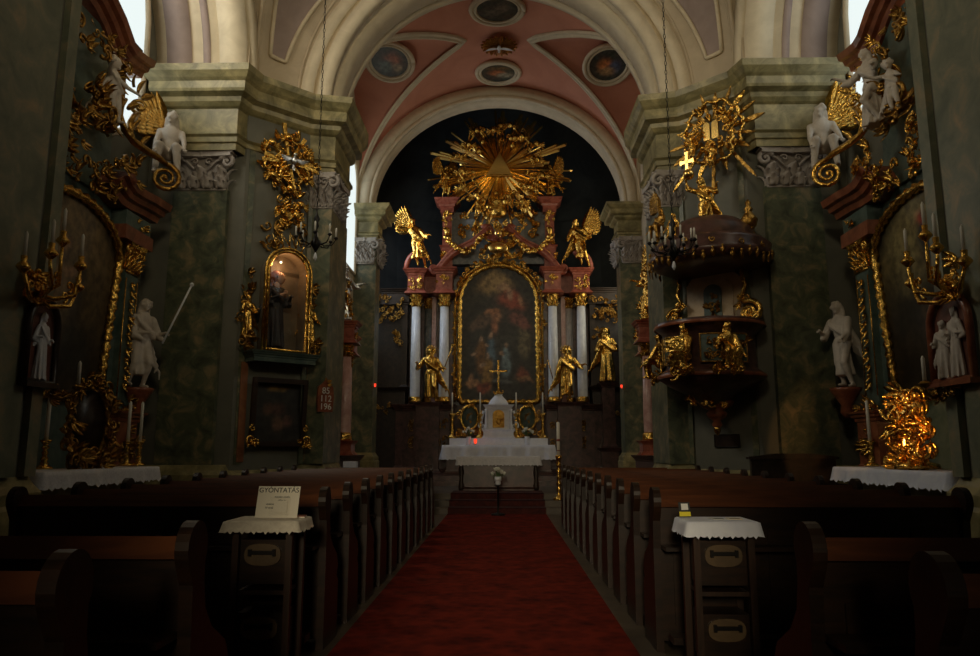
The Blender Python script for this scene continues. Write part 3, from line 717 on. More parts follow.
# ------------------------------------------------------------------ high altar
RT=empty('high_altar_retable',(0,27.2,0),0,'towering rose and gold high altar with white columns and arched painting','altar')
def colpart(root,x,y,z0,z1,r,mcol,name='column',gold='gold'):
    b=MB(); b.lathe([(r*1.15,z0),(r*1.18,z0+.04),(r,z0+.14),(r*1.02,z0+(z1-z0)*.35),(r*.86,z1)],(x,y,0),20); c=b.build(name,mcol,root)
    g=MB(); g.lathe([(r*1.3,z0-.06),(r*1.35,z0),(r*1.2,z0+.05),(r*1.28,z0+.09),(r*1.02,z0+.14)],(x,y,0),20); g.build('column_base',gold,c)
    k=MB(); H=r*2.6; k.lathe([(r*.86,z1-.02),(r*.9,z1+H*.5),(r*1.2,z1+H*.9),(r*1.3,z1+H)],(x,y,0),16)
    for row in range(2):
        for i in range(8):
            a=2*PI*(i+.5*row)/8; k.blade((x+r*.86*math.cos(a),y+r*.86*math.sin(a),z1+row*H*.4),(0,0,1),(math.cos(a),math.sin(a),0),H*.5,r*.7,1.6,.35,5)
    for i in range(4):
        a=PI/4+i*PI/2; d=(math.cos(a),math.sin(a),0); k.scroll((x+r*1.2*d[0],y+r*1.2*d[1],z1+H*.85),r*.35,1.2,r*.14,ux=d,start=PI,hand=-1,n=5)
    k.build('capital',gold,c); return c
CORN=[(0,0),(.04,.02),(.05,.10),(.12,.14),(.14,.20),(.2,.24),(.22,.30),(0,.32)]
def block(b,x0,x1,y0,y1,z0,z1,corn=1.0,foot=0):
    # a pedestal or entablature block with a moulded cornice running round it
    b.bx(x0,x1,y0,y1,z0,z1)
    P=[(x0,y0),(x1,y0),(x1,y1),(x0,y1)]
    if corn: b.sweep(P,[(o*corn,z1-.32*corn+z*corn) for o,z in CORN],1,closed=True)
    if foot: b.sweep(P,[(o*foot,z0+(.32-z)*foot) for o,z in CORN],1,closed=True)
def goldpatch(root,name,x,z,w_,h,y,seed,n=8,s=.08,m='gold'):
    g=MB(); ornament(g,x,z,w_,h,y,n,seed,s,.06); return g.build(name,m,root)
for s in (-1,1):
    b=MB(); block(b,*sorted((s*1.72,s*3.75)),-.35,1.0,.75,3.22,.8,.8); block(b,*sorted((s*2.75,s*3.45)),-.55,-.2,.75,3.18,.7,.7); block(b,*sorted((s*1.75,s*2.35)),-.55,-.2,.75,3.18,.7,.7)
    p=b.build('pedestal','darkmarble',RT)
    g=MB()
    for (cx,yy) in ((s*3.1,-.56),(s*2.05,-.56),(s*2.55,-.36)):
        for zz in (2.5,1.9): g=MB(); ornament(g,cx,zz,.16,.28,yy,5,int(abs(cx*10)),.08,.05); g.build('ornament','golddull',p)
    colpart(RT,s*3.08,-.2,3.35,6.85,.185,'whitecol'); colpart(RT,s*2.02,-.2,3.35,6.85,.185,'whitecol')
    colpart(RT,s*2.66,.25,3.35,6.85,.16,'bluepanel' if s<0 else 'whitecol')
    b=MB(); b.bx(*sorted((s*2.36,s*2.52)),.1,.4,3.3,7.3); b.build('pilaster','pinkcol',RT)
    b=MB(); block(b,*sorted((s*2.78,s*3.38)),-.52,.4,7.3,8.25,.8,.5); q=b.build('entablature','redmarble',RT); 
    g=MB(); ornament(g,s*3.08,7.72,.22,.22,-.54,9,5,.09,.05); g.build('ornament','gold',q)
    b=MB(); block(b,*sorted((s*1.72,s*2.32)),-.52,.4,7.3,8.3,.8,.5); q=b.build('entablature','redmarble',RT)
    g=MB(); ornament(g,s*2.02,7.75,.22,.24,-.54,9,6,.09,.05); g.build('ornament','gold',q)
    b=MB(); block(b,*sorted((s*2.3,s*2.8)),-.1,.4,7.4,8.15,.6); b.build('entablature','redmarble',RT)
    # attic pilaster
    b=MB(); block(b,*sorted((s*1.74,s*2.16)),-.3,.25,8.3,9.2,.35,.3); block(b,*sorted((s*1.78,s*2.12)),-.26,.25,9.2,10.95,0); block(b,*sorted((s*1.7,s*2.2)),-.32,.3,10.5,11.05,1.05)
    q=b.build('attic_pilaster','redmarble',RT)
    g=MB(); ornament(g,s*1.95,10.35,.18,.3,-.27,10,7,.09,.05); g.build('ornament','gold',q); g=MB(); ornament(g,s*1.95,8.75,.18,.25,-.31,8,9,.08,.05); g.build('ornament','gold',q); g=MB(); ornament(g,s*1.95,9.6,.15,.45,-.27,12,8,.08,.07)
    g.ball((s*1.95,-.36,9.75),(.11,.09,.17)); g.ball((s*1.95,-.36,9.5),(.15,.1,.12)); g.build('ornament','gold',q)
    # curved volute of the broken pediment, sweeping down from the crest
    b=MB(); pts=[]
    for i in range(17):
        t=i/16; x=.35+2.0*t; z=9.85-1.75*(t**1.15)+.30*math.sin(PI*2*t)*-1*(.5); pts.append((s*x,-.35,z))
    b.tube([(p[0],-.35,p[2]) for p in pts],[.13]*17,8); b.tube([(p[0],-.42,p[2]+.13) for p in pts],[.06]*17,6)
    b.scroll((s*.42,-.35,9.72),.24,1.3,.1,ux=(s,0,0),start=.6,hand=1); b.scroll((s*2.4,-.35,8.28),.22,1.3,.1,ux=(s,0,0),start=PI,hand=1)
    b.build('volute','redmarble',RT)
    # outer arched pediment fragment
    b=MB(); b.tube([(s*(3.05+.42*math.cos(PI*.0+PI*i/12)),-.3,8.3+.62*math.sin(PI*i/12)) for i in range(9)],.10,8); b.build('pediment_arch','redmarble',RT)
    # garlands
    g=MB(); rnd=random.Random(11+s)
    for i in range(22):
        t=i/21; x=.55+1.35*t; z=9.55-.55*math.sin(PI*t)-.55*t*.3
        for k in range(2): g.ball((s*x+rnd.uniform(-.05,.05),-.5+rnd.uniform(-.06,.06),z+rnd.uniform(-.07,.07)),rnd.uniform(.05,.09),7,5)
        if i%2==0: g.blade((s*x,-.5,z),(rnd.uniform(-1,1),-.4,rnd.uniform(-1,1)),(0,-1,0),.2,.09,.8,.3,4)
    g.build('garland','gold',RT)
# back wall of the retable and panels
b=MB(); b.bx(-3.4,3.4,.42,.9,.75,8.2); b.bx(-1.72,1.72,.1,.9,.75,3.2); b.build('back_panel','darkmarble',RT)
b=MB(); b.bx(-1.78,1.78,.02,.45,8.55,10.6); b.prism([(-1.7,3.2)]+[(-1.7,8.0)]+[(1.7,8.0),(1.7,3.2)],.1,.4,'y'); b.build('attic_panel','bluepanel',RT)
g=MB()
for k,x in enumerate((-1.35,-.8,.8,1.35)): g=MB(); ornament(g,x,10.0,.22,.5,0,14,30+k,.11,.06); g.build('attic_ornament','gold',RT)
g=MB(); ornament(g,0,10.5,1.6,.2,0,26,37,.1,.08); g.build('attic_frieze','gold',RT)
painting('altarpiece',1.42,3.38,7.05,1.42,(.030,.028,.022),
  figblobs(.40,.38,.10,(.10,.17,.22))+figblobs(.60,.32,.09,(.20,.28,.30))+figblobs(.26,.36,.10,(.22,.10,.03))+figblobs(.36,.24,.10,(.30,.16,.04))
  +[(.46,.62,.07,.05,(.50,.24,.12)),(.42,.66,.10,.02,(.42,.18,.08)),(.44,.56,.05,.07,(.40,.16,.08)),(.68,.76,.16,.07,(.30,.06,.03)),(.64,.79,.05,.04,(.50,.27,.16)),(.80,.78,.04,.04,(.42,.20,.10)),(.45,.88,.22,.08,(.30,.19,.07)),(.55,.84,.08,.03,(.48,.28,.14)),
   (.16,.13,.10,.03,(.42,.22,.10)),(.14,.16,.03,.05,(.45,.24,.12)),(.30,.10,.09,.04,(.26,.06,.03)),(.84,.47,.08,.12,(.16,.13,.07)),(.82,.20,.07,.05,(.30,.08,.04)),(.85,.17,.10,.02,(.35,.18,.08)),(.55,.14,.12,.02,(.13,.14,.13)),(.28,.60,.16,.05,(.13,.08,.05)),(.78,.62,.14,.05,(.20,.07,.05))],RT,y=.06,nx=60,nz=110,tilt=0,seed=5)
f=MB(); ap=archpath(1.46,3.32,7.05,1.44,26,y=-.02)
frame(f,ap+[ap[0]],.10); f.tube([(p[0]*1.12,-.0,7.05+(p[2]-7.05)*1.08 if p[2]>7.05 else p[2]-.0) for p in ap],.055,6)
f.build('gilded_frame','gold',RT)
for s in (-1,1):
    for i in range(10):
        g=MB(); ornament(g,s*1.62,3.6+i*.38,.07,.18,-.05,4,60+i,.07,.05); g.build('frame_ornament','gold',RT)
    for i in range(7):
        a=PI*.08+PI*.36*i/6; g=MB(); ornament(g,s*1.66*math.cos(a),7.05+1.66*math.sin(a),.12,.12,-.06,5,80+i,.08,.07); g.build('frame_ornament','gold',RT)
# crest above the painting
g=MB(); ornament(g,0,8.95,1.35,.32,-.25,46,91,.13,.18); ornament(g,0,9.5,.5,.6,-.35,26,92,.13,.2); g.lathe([(.12,0),(.3,.1),(.34,.3),(.22,.5),(.28,.56),(.3,.66)],(0,-.45,10.2),16); g.build('crest','gold',RT)
b=MB(); b.ball((0,-.5,9.62),(.17,.14,.26)); b.ball((0,-.55,9.05),(.42,.10,.26)); b.build('cartouche','goldplain',RT)
b=MB(); ornament(b,0,9.25,.35,.3,-.42,8,93,.16,.12); b.build('crest_volute','redmarble',RT)
# ---- glory
G=empty('sunburst_glory',(0.05,26.75,12.2),0,'huge gilded sunburst with central triangle and cherubs crowning the high altar','sunburst')
tri=MB(); tri.prism([(-.42,-.28),(.42,-.28),(0,.52)],-.12,.02,'y'); tri.prism([(-.50,-.33),(.50,-.33),(0,.62)],-.06,.05,'y'); tri.build('triangle','goldplain',G)
rnd=random.Random(8); nr=46
for i in range(nr):
    a=2*PI*i/nr+rnd.uniform(-.03,.03); L=rnd.choice([1.5,1.9,2.2,2.6]) if i%3 else 2.75
    if math.sin(a)<-.35: L*=.82
    if math.sin(a)>.5: L=min(L,2.4)
    r0=.30; wd=.045+.03*(i%2); d=Vector((math.cos(a),0,math.sin(a))); n_=Vector((-d.z,0,d.x)); m_=MB()
    for k in (-1,0,1) if i%2 else (0,):
        e=d+n_*(k*.045); L2=L*(1-.12*abs(k)); y0=.10+.02*(i%3)
        w0,w1=wd*.45,wd*1.1
        vs=[e*r0-n_*w0+Vector((0,y0,0)),e*r0+n_*w0+Vector((0,y0,0)),e*L2+n_*w1+Vector((0,y0+.08,0)),e*(L2+.06)+Vector((0,y0+.05,0)),e*L2-n_*w1+Vector((0,y0+.08,0))]
        fr=[v-Vector((0,.045,0)) for v in (e*r0+Vector((0,y0,0)),e*L2*.98+Vector((0,y0+.07,0)))]
        V=vs+fr; m_.add(V,[(0,1,2,3,4),(0,5,1),(1,5,6,2),(2,6,3),(3,6,4),(4,6,5,0)])
    m_.build('ray','goldplain',G)
rnd=random.Random(21)
def ringpt(a,r): return Vector((r*math.cos(a)*1.0,-.10,r*math.sin(a)))
for i in range(70):
    a=rnd.uniform(0,2*PI); r=rnd.uniform(1.0,1.75); p=ringpt(a,r); cl=MB()
    if rnd.random()<.4: cl.ball((p.x,p.y+rnd.uniform(-.1,.12),p.z),rnd.uniform(.06,.14),8,6)
    elif rnd.random()<.6: cl.blade(p,(rnd.uniform(-1,1),-.3,rnd.uniform(-1,1)),(0,-1,0),rnd.uniform(.2,.4),.13,.9,.3,5)
    else: cl.scroll((p.x,p.y-.08,p.z),rnd.uniform(.08,.16),1.1,.035,start=rnd.uniform(0,6),ball=False)
    cl.build('cloud','gold',G)
for i in range(16):
    a=2*PI*i/16+.15; p=ringpt(a,1.45+.22*(i%2)); c=MB(); cherub_head(c,(p.x,-.28,p.z),.115,rnd); c.build('cherub','gold',G)
putto=figure(1.0,(-.26,-.1,.85),(.24,-.12,.60),robe=False,seed=5,child=True,leg=.25,cloak=True,vox=.022)
putto2=figure(1.0,(-.20,-.15,.45),(.27,-.05,.88),robe=False,seed=9,child=True,leg=.1,cloak=True,vox=.022)
for k,(x,z,rot,me) in enumerate([(-1.45,-.55,20,putto),(1.45,-.75,-25,putto2),(-.85,-1.55,10,putto2),(.9,-1.5,-10,putto),(-1.25,1.0,60,putto),(1.2,.95,-55,putto2),(0.1,1.35,90,putto)]):
    o=obj_from(me,'putto','gold',G,(x-.0,-.3,z-.45)); o.rotation_euler=(0,R(rot*.4),R(rot)); o.scale=(.85,)*3
# ---- statues on the retable
def statue(name,me,m,loc,rz,label,cat,group=None,scale=1.0,wings=None,H=1.8,halo=False,staff=None,wm=None):
    o=empty(name,loc,rz,label,cat,group)
    f=obj_from(me,'body',m,o); 
    if wings: add_wings(o,H,wm or m,wings)
    if halo:
        b=MB()
        for i in range(16):
            a=2*PI*i/16; b.blade((0,.02,H*.925),(math.cos(a),0,math.sin(a)),(0,-1,0),H*.125,H*.03,.0,.3,3)
        b.tube([(H*.07*math.cos(2*PI*i/20),.02,H*.925+H*.07*math.sin(2*PI*i/20)) for i in range(21)],H*.008,5); b.build('halo',m,o)
    if staff:
        b=MB(); b.tube([Vector(staff[0])*H,Vector(staff[1])*H],.018,6); b.ball(Vector(staff[1])*H,.04); b.build('staff',staff[2] if len(staff)>2 else m,o)
    if scale!=1.0: o.scale=(scale,)*3
    return o
SA=figure(1.8,(-.34,-.16,.86),(.26,-.2,.62),seed=1,twist=.5,look=.3,lean=-.22,leg=.45,skirt=.72,hem=.20)
SB=figure(1.8,(-.20,-.2,.58),(.30,-.10,.70),seed=2,twist=.5,look=-.5,lean=-.20,leg=.4,skirt=.72,hem=.20)
SC=figure(1.8,(-.22,-.18,.70),(.26,-.14,.60),seed=3,look=.2,skirt=.78,hem=.08,leg=.2,twist=.5,lean=-.05)
SD=figure(1.8,(-.20,-.15,.50),(.30,-.18,.66),seed=4,look=-.2,skirt=.72,hem=.12,leg=.25,twist=.5,lean=.06)
SE=figure(1.8,(-.12,-.2,.66),(.12,-.2,.68),seed=6,look=0.1)
# kneeling / leaping gold angels left and right
statue('angel_statue',SA,'gold',(-3.10,26.85,8.27),10,'gilded angel with raised wings atop the left columns of the high altar','statue',scale=1.12,wings=(-1,))
statue('angel_statue',SB,'gold',(3.08,26.85,8.27),-10,'gilded angel with spread wing atop the right columns of the high altar','statue',scale=1.08,wings=(1,))
statue('angel_statue',SD,'gold',(-2.0,26.95,11.07),30,'small gilded angel on the left attic cornice below the sunburst','statue',scale=.75,wings=(-1,1))
statue('angel_statue',SC,'gold',(2.0,26.95,11.07),-30,'small gilded angel on the right attic cornice below the sunburst','statue',scale=.75,wings=(1,-1))
b=MB(); b.bx(-3.0,-2.1,26.0,26.62,.75,3.25); b.bx(2.15,3.0,26.0,26.62,.75,3.25)
for i,s in enumerate((-1,1)):
    b=MB(); block(b,*sorted((s*2.12,s*2.95)),-.95,-.56,.75,3.25,.5,.5); b.build('statue_pedestal','darkmarble',RT)
statue('saint_statue',SC,'gold',(-2.45,26.46,3.26),0,'gilded crowned saint holding a staff between the left altar columns','statue',scale=1.12,halo=True,staff=((.24,-.14,.55),(.40,-.16,1.0)))
statue('saint_statue',SD,'gold',(2.46,26.46,3.26),0,'gilded saint with rayed crown and outstretched hand between the right altar columns','statue',scale=1.12,halo=True,staff=((-.26,-.15,.40),(-.34,-.15,.72)))
# ---- side screens in the apse with gold statues
for s,side in ((-1,'left'),(1,'right')):
    o=empty('apse_screen',(s*4.2,27.15,.45),0,'dark carved oak screen with gilded lattice, %s of the high altar'%side,'screen')
    b=MB(); block(b,-.75,.75,-.1,.4,0,3.4,.6,.6); block(b,-.8,-.6,-.15,.3,3.4,6.6,.4,.3); block(b,.6,.8,-.15,.3,3.4,6.6,.4,.3); b.bx(-.7,.7,.15,.3,3.4,6.6); block(b,-.85,.85,-.2,.4,6.5,7.1,.6); b.build('woodwork','apsewood',o)
    g=MB(); 
    ornament(g,0,6.15,.7,.32,-.15,40,s+44,.09,.08)
    g.build('gilded_lattice','golddull',o)
    for args in ((0,6.65,.8,.18,-.22,16,s+40,.1,.06),(s*-.5,5.3,.12,.5,-.2,10,s+50,.09,.06),(0,2.6,.6,.2,-.12,10,s+51,.1,.04)): g=MB(); ornament(g,*args); g.build('gilded_ornament','golddull',o)
statue('saint_statue',SE,'gold',(3.95,26.65,3.98),0,'gilded robed saint standing in front of the dark screen right of the high altar','statue',scale=1.12)
o=empty('statue_plinth',(3.95,26.65,.45),0,'dark stepped plinth carrying the gilded saint right of the altar','plinth')
b=MB(); block(b,-.3,.3,-.28,.3,0,1.2,.5,.5); block(b,-.22,.22,-.2,.22,1.2,3.52,.6,.4); b.build('block','darkmarble',o)
# ---- high altar table with tabernacle
T=empty('high_altar_table',(0,25.3,.75),0,'stone high altar table below the retable','altar table')
b=MB(); block(b,-1.75,1.75,-.3,.75,0,.9,.4,.5); b.bx(-1.85,1.85,-.38,.85,.88,.97); b.build('table','darkmarble',T)
b=MB(); b.bx(-1.7,1.7,.40,.85,.97,1.22); b.build('gradine','statuewhite',T)
def drape(hw,d0,d1,z,drop,ends=True,scal=.03,n=60,wave=.02,seed=0):
    # cloth over a table: top, front fall with scalloped hem, side falls; all thin but closed
    b=MB(); rnd=random.Random(seed); vs=[];fs=[]
    P=[(-hw,d1)]+[(-hw,d0)]*1
    per=[]; 
    m1=12
    if ends:
        for i in range(m1): per.append((-hw, d1+(d0-d1)*i/m1))
    for i in range(n+1): per.append((-hw+2*hw*i/n, d0))
    if ends:
        for i in range(1,m1+1): per.append((hw, d0+(d1-d0)*i/m1))
    rows=[0,.03,.25,.5,.75,1.0]; L=len(per)
    for t in rows:
        for i,(x,y) in enumerate(per):
            s_=math.sin(i*.9+seed)*wave*t+math.sin(i*.37+seed)*wave*1.3*t; ox=oy=0
            if y==d0: oy=-.012-abs(s_)-.02*t
            if x==-hw: ox=-.012-abs(s_)*(y!=d0)-.02*t
            if x==hw: ox=.012+abs(s_)*(y!=d0)+.02*t
            zz=z+.012-drop*t
            if t==1.0: zz+=scal*abs(math.sin(i*PI/2.5))
            if t==0: ox=oy=0
            vs.append((x+ox,y+oy,zz))
    R_=len(rows)
    for j in range(R_-1):
        for i in range(L-1): a=j*L+i; fs.append((a,a+1,a+L+1,a+L))
    b.add(vs,fs,True)
    b.bx(-hw,hw,d0,d1,z+.002,z+.014)
    return b
b=drape(1.88,-.40,.86,.97,.50,wave=.06,seed=2); c=b.build('altar_cloth','cloth'); c.location=(0,25.3,.75); tag(c,'white linen cloth with lace edge on the high altar','altar cloth')
# tabernacle
T=empty('tabernacle',(0,25.95,1.97),0,'white marble tabernacle with gilded door on the high altar','tabernacle')
b=MB(); block(b,-.52,.52,-.30,.1,0,.30,.3,.3); b.bx(-.38,.38,-.22,.1,.3,1.05); block(b,-.46,.46,-.28,.1,1.0,1.16,.35)
for s in (-1,1):
    b.lathe([(.07,0),(.06,.05),(.05,.6),(.07,.7)],(s*.42,-.24,.30),10); b.scroll((s*.56,-.1,.42),.14,1.3,.05,ux=(s,0,0),start=PI/2,hand=-1); b.tube([(s*.52,-.1,.95),(s*.58,-.1,.7),(s*.62,-.1,.5)],.05,6)
b.lathe([(.36,0),(.34,.08),(.26,.2),(.16,.30),(.13,.34),(.15,.38)],(0,-.08,1.14),14,sy=.7); b.build('shell','statuewhite',T)
b=MB(); b.prism([(-.2,.36),(.2,.36),(.2,.82)]+[(.2*math.cos(PI*i/8),.82+.15*math.sin(PI*i/8)) for i in range(1,8)]+[(-.2,.82)],-.25,-.20,'y'); d=b.build('door','golddull',T)
b=MB(); ornament(b,0,.62,.13,.2,-.25,8,3,.05,.02); b.build('door_relief','gold',d)
X_=empty('crucifix',(0,25.88,3.50),0,'golden crucifix standing on top of the white tabernacle','crucifix')
b=MB(); b.bx(-.03,.03,-.02,.02,.12,1.15); b.bx(-.27,.27,-.02,.02,.78,.85)
for p in ((0,1.17),(-.28,.815),(.28,.815)): b.ball((p[0],0,p[1]),.045)
b.build('cross','gold',X_)
b=MB(); b.lathe([(.16,0),(.15,.05),(.07,.1),(.04,.16)],(0,0,0),12,sy=.8); ornament(b,0,.08,.2,.07,-.05,8,4,.06,.04); b.build('foot','gold',X_)
b=MB(); b.ball((0,-.05,.87),.035); b.ball((0,-.045,.72),(.045,.03,.10)); b.capsule((-.04,-.045,.78),(-.22,-.03,.84),.018,.012); b.capsule((.04,-.045,.78),(.22,-.03,.84),.018,.012); b.capsule((0,-.045,.62),(.02,-.06,.48),.03,.022); b.capsule((.02,-.06,.48),(0,-.045,.32),.022,.012); b.build('corpus','goldplain',X_)
# reliquary frames, candles, vases
for s,side in ((-1,'left'),(1,'right')):
    o=empty('reliquary_frame',(s*1.02,25.98,1.97),0,'gilded oval reliquary frame %s of the tabernacle'%side,'reliquary')
    b=MB(); pts=[(.30*math.cos(2*PI*i/24),-.02,.72+.42*math.sin(2*PI*i/24)) for i in range(25)]; frame(b,pts,.05); ornament(b,0,.16,.42,.15,-.02,16,9,.09,.06); ornament(b,0,1.22,.2,.14,-.02,8,8,.08,.05); ornament(b,-.36,.72,.07,.35,-.0,7,18,.06,.04); ornament(b,.36,.72,.07,.35,-.0,7,19,.06,.04); b.build('frame','gold',o)
    b=MB(); b.lathe([(.02,0),(.3,0),(.3,.04),(.02,.04)],(0,0,0),20,sy=1.4); me=b.mesh(); q=b.build('relic_panel','greenpanel',o); q.rotation_euler=(R(90),0,0); q.location=(0,.04,.72)
    g=MB(); ornament(g,0,.72,.12,.2,-.02,7,28,.05,.03); g.build('relic_ornament','golddull',q if False else o)
def candlestick(h,hc,r,m='gold'):
    o=empty('altar_candlestick')
    b=MB(); k=h; b.lathe([(r*2.4,0),(r*2.5,.04*k),(r*1.7,.10*k),(r*.8,.15*k),(r*1.3,.2*k),(r*.7,.26*k),(r*1.1,.34*k),(r*.6,.45*k),(r*.9,.56*k),(r*.5,.66*k),(r*1.2,.74*k),(r*.6,.82*k),(r*1.5,.95*k),(r*1.6,k),(.02,k)],n=12); b.build('stick',m,o)
    b=MB(); b.lathe([(.026,h),(.024,h+hc),(.012,h+hc+.015),(.004,h+hc+.03)],n=10); b.build('candle','candle',o)
    return o
cs=candlestick(.85,.72,.075)
names=[(-1.62,'tall altar candlestick at the far left end of the high altar'),(-.64,'tall altar candlestick just left of the tabernacle'),(.62,'tall altar candlestick just right of the tabernacle'),(1.55,'tall altar candlestick at the far right end of the high altar')]
for i,(x,l) in enumerate(names):
    o=cs if i==0 else copy_tree(cs); o.location=(x,25.85,1.97); tag(o,l,'candlestick','altar candlesticks')
def bouquet(name,loc,label,seed,h=.28,fl='flower',n=12,sp=.2):
    o=empty(name,loc,0,label,'flowers'); rnd=random.Random(seed)
    b=MB(); b.lathe([(.05,0),(.07,.03),(.06,.12),(.08,.2),(.09,h)],n=12); b.build('vase','statuewhite' if h<.4 else 'black',o)
    b=MB(); f=MB()
    for i in range(n):
        a=rnd.uniform(0,2*PI); r=rnd.uniform(.0,sp); z=h+.28-r*.7+rnd.uniform(-.03,.03); p=(r*math.cos(a),r*math.sin(a)*.7,z)
        b.tube([(0,0,h-.02),(p[0]*.6,p[1]*.6,h+.12),p],.006,4)
        for k in range(6): q=2*PI*k/6+a; f.blade(p,(math.cos(q),math.sin(q)*.6-.3,.5+.5*math.sin(q)),(0,-.5,1),.075,.055,.6,.2,4)
        f.ball(p,.03,6,5)
        b.blade((p[0]*.5,p[1]*.5,h+.04),(p[0]*3,p[1]*3,.5),(0,0,1),.22,.07,-.5,.1,4)
    b.build('foliage','green',o); f.build('blossoms',fl,o); return o
bouquet('flower_vase',(-1.02,25.4,1.74),'white flowers in a small vase left of the tabernacle',1)
bouquet('flower_vase',(.98,25.4,1.74),'white flowers in a small vase right of the tabernacle',2)
def redlamp(loc,label):
    o=empty('votive_lamp',loc,0,label,'lamp'); b=MB(); b.lathe([(.03,0),(.05,.03),(.055,.12),(.05,.15)],n=12); b.build('red_glass','redglow',o); b=MB(); b.lathe([(.045,-.04),(.05,-.02),(.03,0)],n=12); b.build('foot','gold',o); return o
redlamp((-.78,25.2,1.79),'small glowing red votive lamp on the high altar cloth')
# peoples altar
o=empty('communion_altar',(0.03,21.4,.45),0,'dark wooden altar table standing in front of the high altar steps','altar table')
b=MB(); b.bx(-1.15,1.15,-.4,.4,.86,.93); b.build('top','apsewood',o)
b=MB(); b.bx(-1.0,1.0,-.3,.3,.08,.86); block(b,-1.08,1.08,-.36,.36,0,.1,.2); b.build('body','darkmarble',o)
for s in (-1,1):
    b=MB(); b.lathe([(.07,0),(.09,.1),(.05,.3),(.08,.5),(.05,.7),(.08,.86)],(s*1.05,-.33,0),10); b.build('leg','apsewood',o)
b=drape(1.17,-.42,.42,.93,.27,wave=.02,seed=5,scal=.04); c=b.build('lace_cloth','lace'); c.location=(.03,21.4,.45); tag(c,'cream lace cloth on the low altar table in front','altar cloth')
# low kneeling rail / steps sides
for s,side in ((-1,'left'),(1,'right')):
    o=empty('communion_bench',(s*2.35,20.6,.45),0,'low dark carved stool %s of the front altar'%side,'stool'); b=MB(); block(b,-.45,.45,-.25,.25,0,.42,.25,.25); b.build('body','apsewood',o); b=MB(); b.bx(-.42,.42,-.22,.22,.42,.50); b.build('cushion','darkmarble',o)
# paschal candle
o=empty('paschal_candle_stand',(1.60,19.45,.30),0,'tall gilded twisted stand with thick white paschal candle','candlestick')
b=MB(); b.lathe([(.16,0),(.15,.05),(.07,.1),(.05,.16)]+[(.035+.03*abs(math.sin(i*.9)),.18+i*.045) for i in range(20)]+[(.09,1.10),(.07,1.14)],n=12); b.build('stand','gold',o)
b=MB(); b.lathe([(.045,1.13),(.043,1.98),(.01,2.0)],n=12); b.build('candle','candle',o)
b=MB(); b.lathe([(.047,1.25),(.047,1.27)],n=12); b.lathe([(.047,1.5),(.047,1.56)],n=12); b.build('band','redmarble',o)
# flowers on the stand in the aisle
o=empty('flower_stand',(.03,18.35,.015),0,'slim dark pedestal stand in the aisle before the steps','stand')
b=MB(); b.lathe([(.18,0),(.17,.03),(.03,.06),(.022,.1),(.022,.68),(.10,.70),(.10,.72)],n=12); b.build('pole','black',o)
bouquet('flower_bouquet',(.03,18.35,.735),'white and yellow bouquet on the slim aisle stand',7,h=.10,n=9,sp=.18)
# ------------------------------------------------------------------ pulpit on the right canted pier
PU=empty('pulpit',(4.525,14.825,0),-42.4,'dark round marble pulpit with gilded evangelist figures on the right pier','pulpit')
cx,cy=.12,-.62
def half(prof,n=28,c=(0,0,0),fold=None):
    b=MB(); b.lathe(prof,c,n,fold); return b
b=half([(.05,2.35),(.28,2.5),(.45,2.62),(.80,2.80),(.98,2.92),(1.0,3.0),(.93,3.06),(.86,3.12),(.84,3.75),(.90,3.82),(1.02,3.92),(1.04,4.0),(.95,4.02),(.2,4.02)],c=(cx,cy,0)); b.build('basket','darkmarble',PU)
b=half([(.03,1.98),(.10,2.06),(.07,2.14),(.16,2.2),(.20,2.28),(.14,2.34),(.30,2.42),(.34,2.5),(.25,2.56),(.2,2.6)],n=18,c=(cx,cy+.15,0)); b.build('corbel','brownmarble',PU)
b=MB(); b.lathe([(.01,1.86),(.06,1.93),(.07,1.99),(.03,2.05)],(cx,cy+.15,0),12); ornament(b,cx,2.45,.45,.12,cy-.2,8,12,.09,.1); b.build('finial','gold',PU)
b=MB(); b.lathe([(1.05,3.9),(1.065,3.93),(1.05,3.96)],(cx,cy,0),40,cap=False); b.lathe([(1.01,2.93),(1.03,2.97),(1.01,3.0)],(cx,cy,0),40,cap=False); b.build('gilded_band','brownmarble',PU)
# relief panels around the basket
for k,a in enumerate((-150,-118,-62,-30)):
    b=MB(); b.M=Matrix.Translation((cx,cy,0))@Matrix.Rotation(R(a+90),4,'Z')
    b.bx(-.19,.19,-.90,-.84,3.18,3.70); b.build('panel','greenpanel',PU)
    g=MB(); g.M=b.M; ornament(g,0,3.55,.17,.06,-.90,8,k,.06,.03); ornament(g,0,3.32,.14,.08,-.90,7,k+9,.06,.03); frame(g,[(-.19,-.9,3.18),(.19,-.9,3.18),(.19,-.9,3.7),(-.19,-.9,3.7),(-.19,-.9,3.18)],.016); g.build('panel_relief','golddull',PU)
SEAT=figure(1.15,(-.12,-.26,.46),(.14,-.26,.50),seed=12,seated=True,look=.2)
SEAT2=figure(1.15,(-.22,-.2,.62),(.16,-.28,.42),seed=14,seated=True,look=-.5)
for k,(a,me) in enumerate(((-168,SEAT2),(-90,SEAT),(-45,SEAT2))):
    aa=R(a); p=(cx+1.02*math.cos(aa),cy+1.02*math.sin(aa),3.0); o=obj_from(me,'evangelist_figure','gold',PU,p,a+90)
    g=MB(); g.M=Matrix.Translation((cx,cy,0))@Matrix.Rotation(R(a+90),4,'Z'); ornament(g,0,3.02,.26,.12,-1.02,9,k+60,.09,.12)
    if k==1: g.bx(-.17,0,-1.38,-1.33,3.35,3.62); g.bx(.01,.18,-1.38,-1.33,3.35,3.62)
    g.build('figure_support','gold',PU)
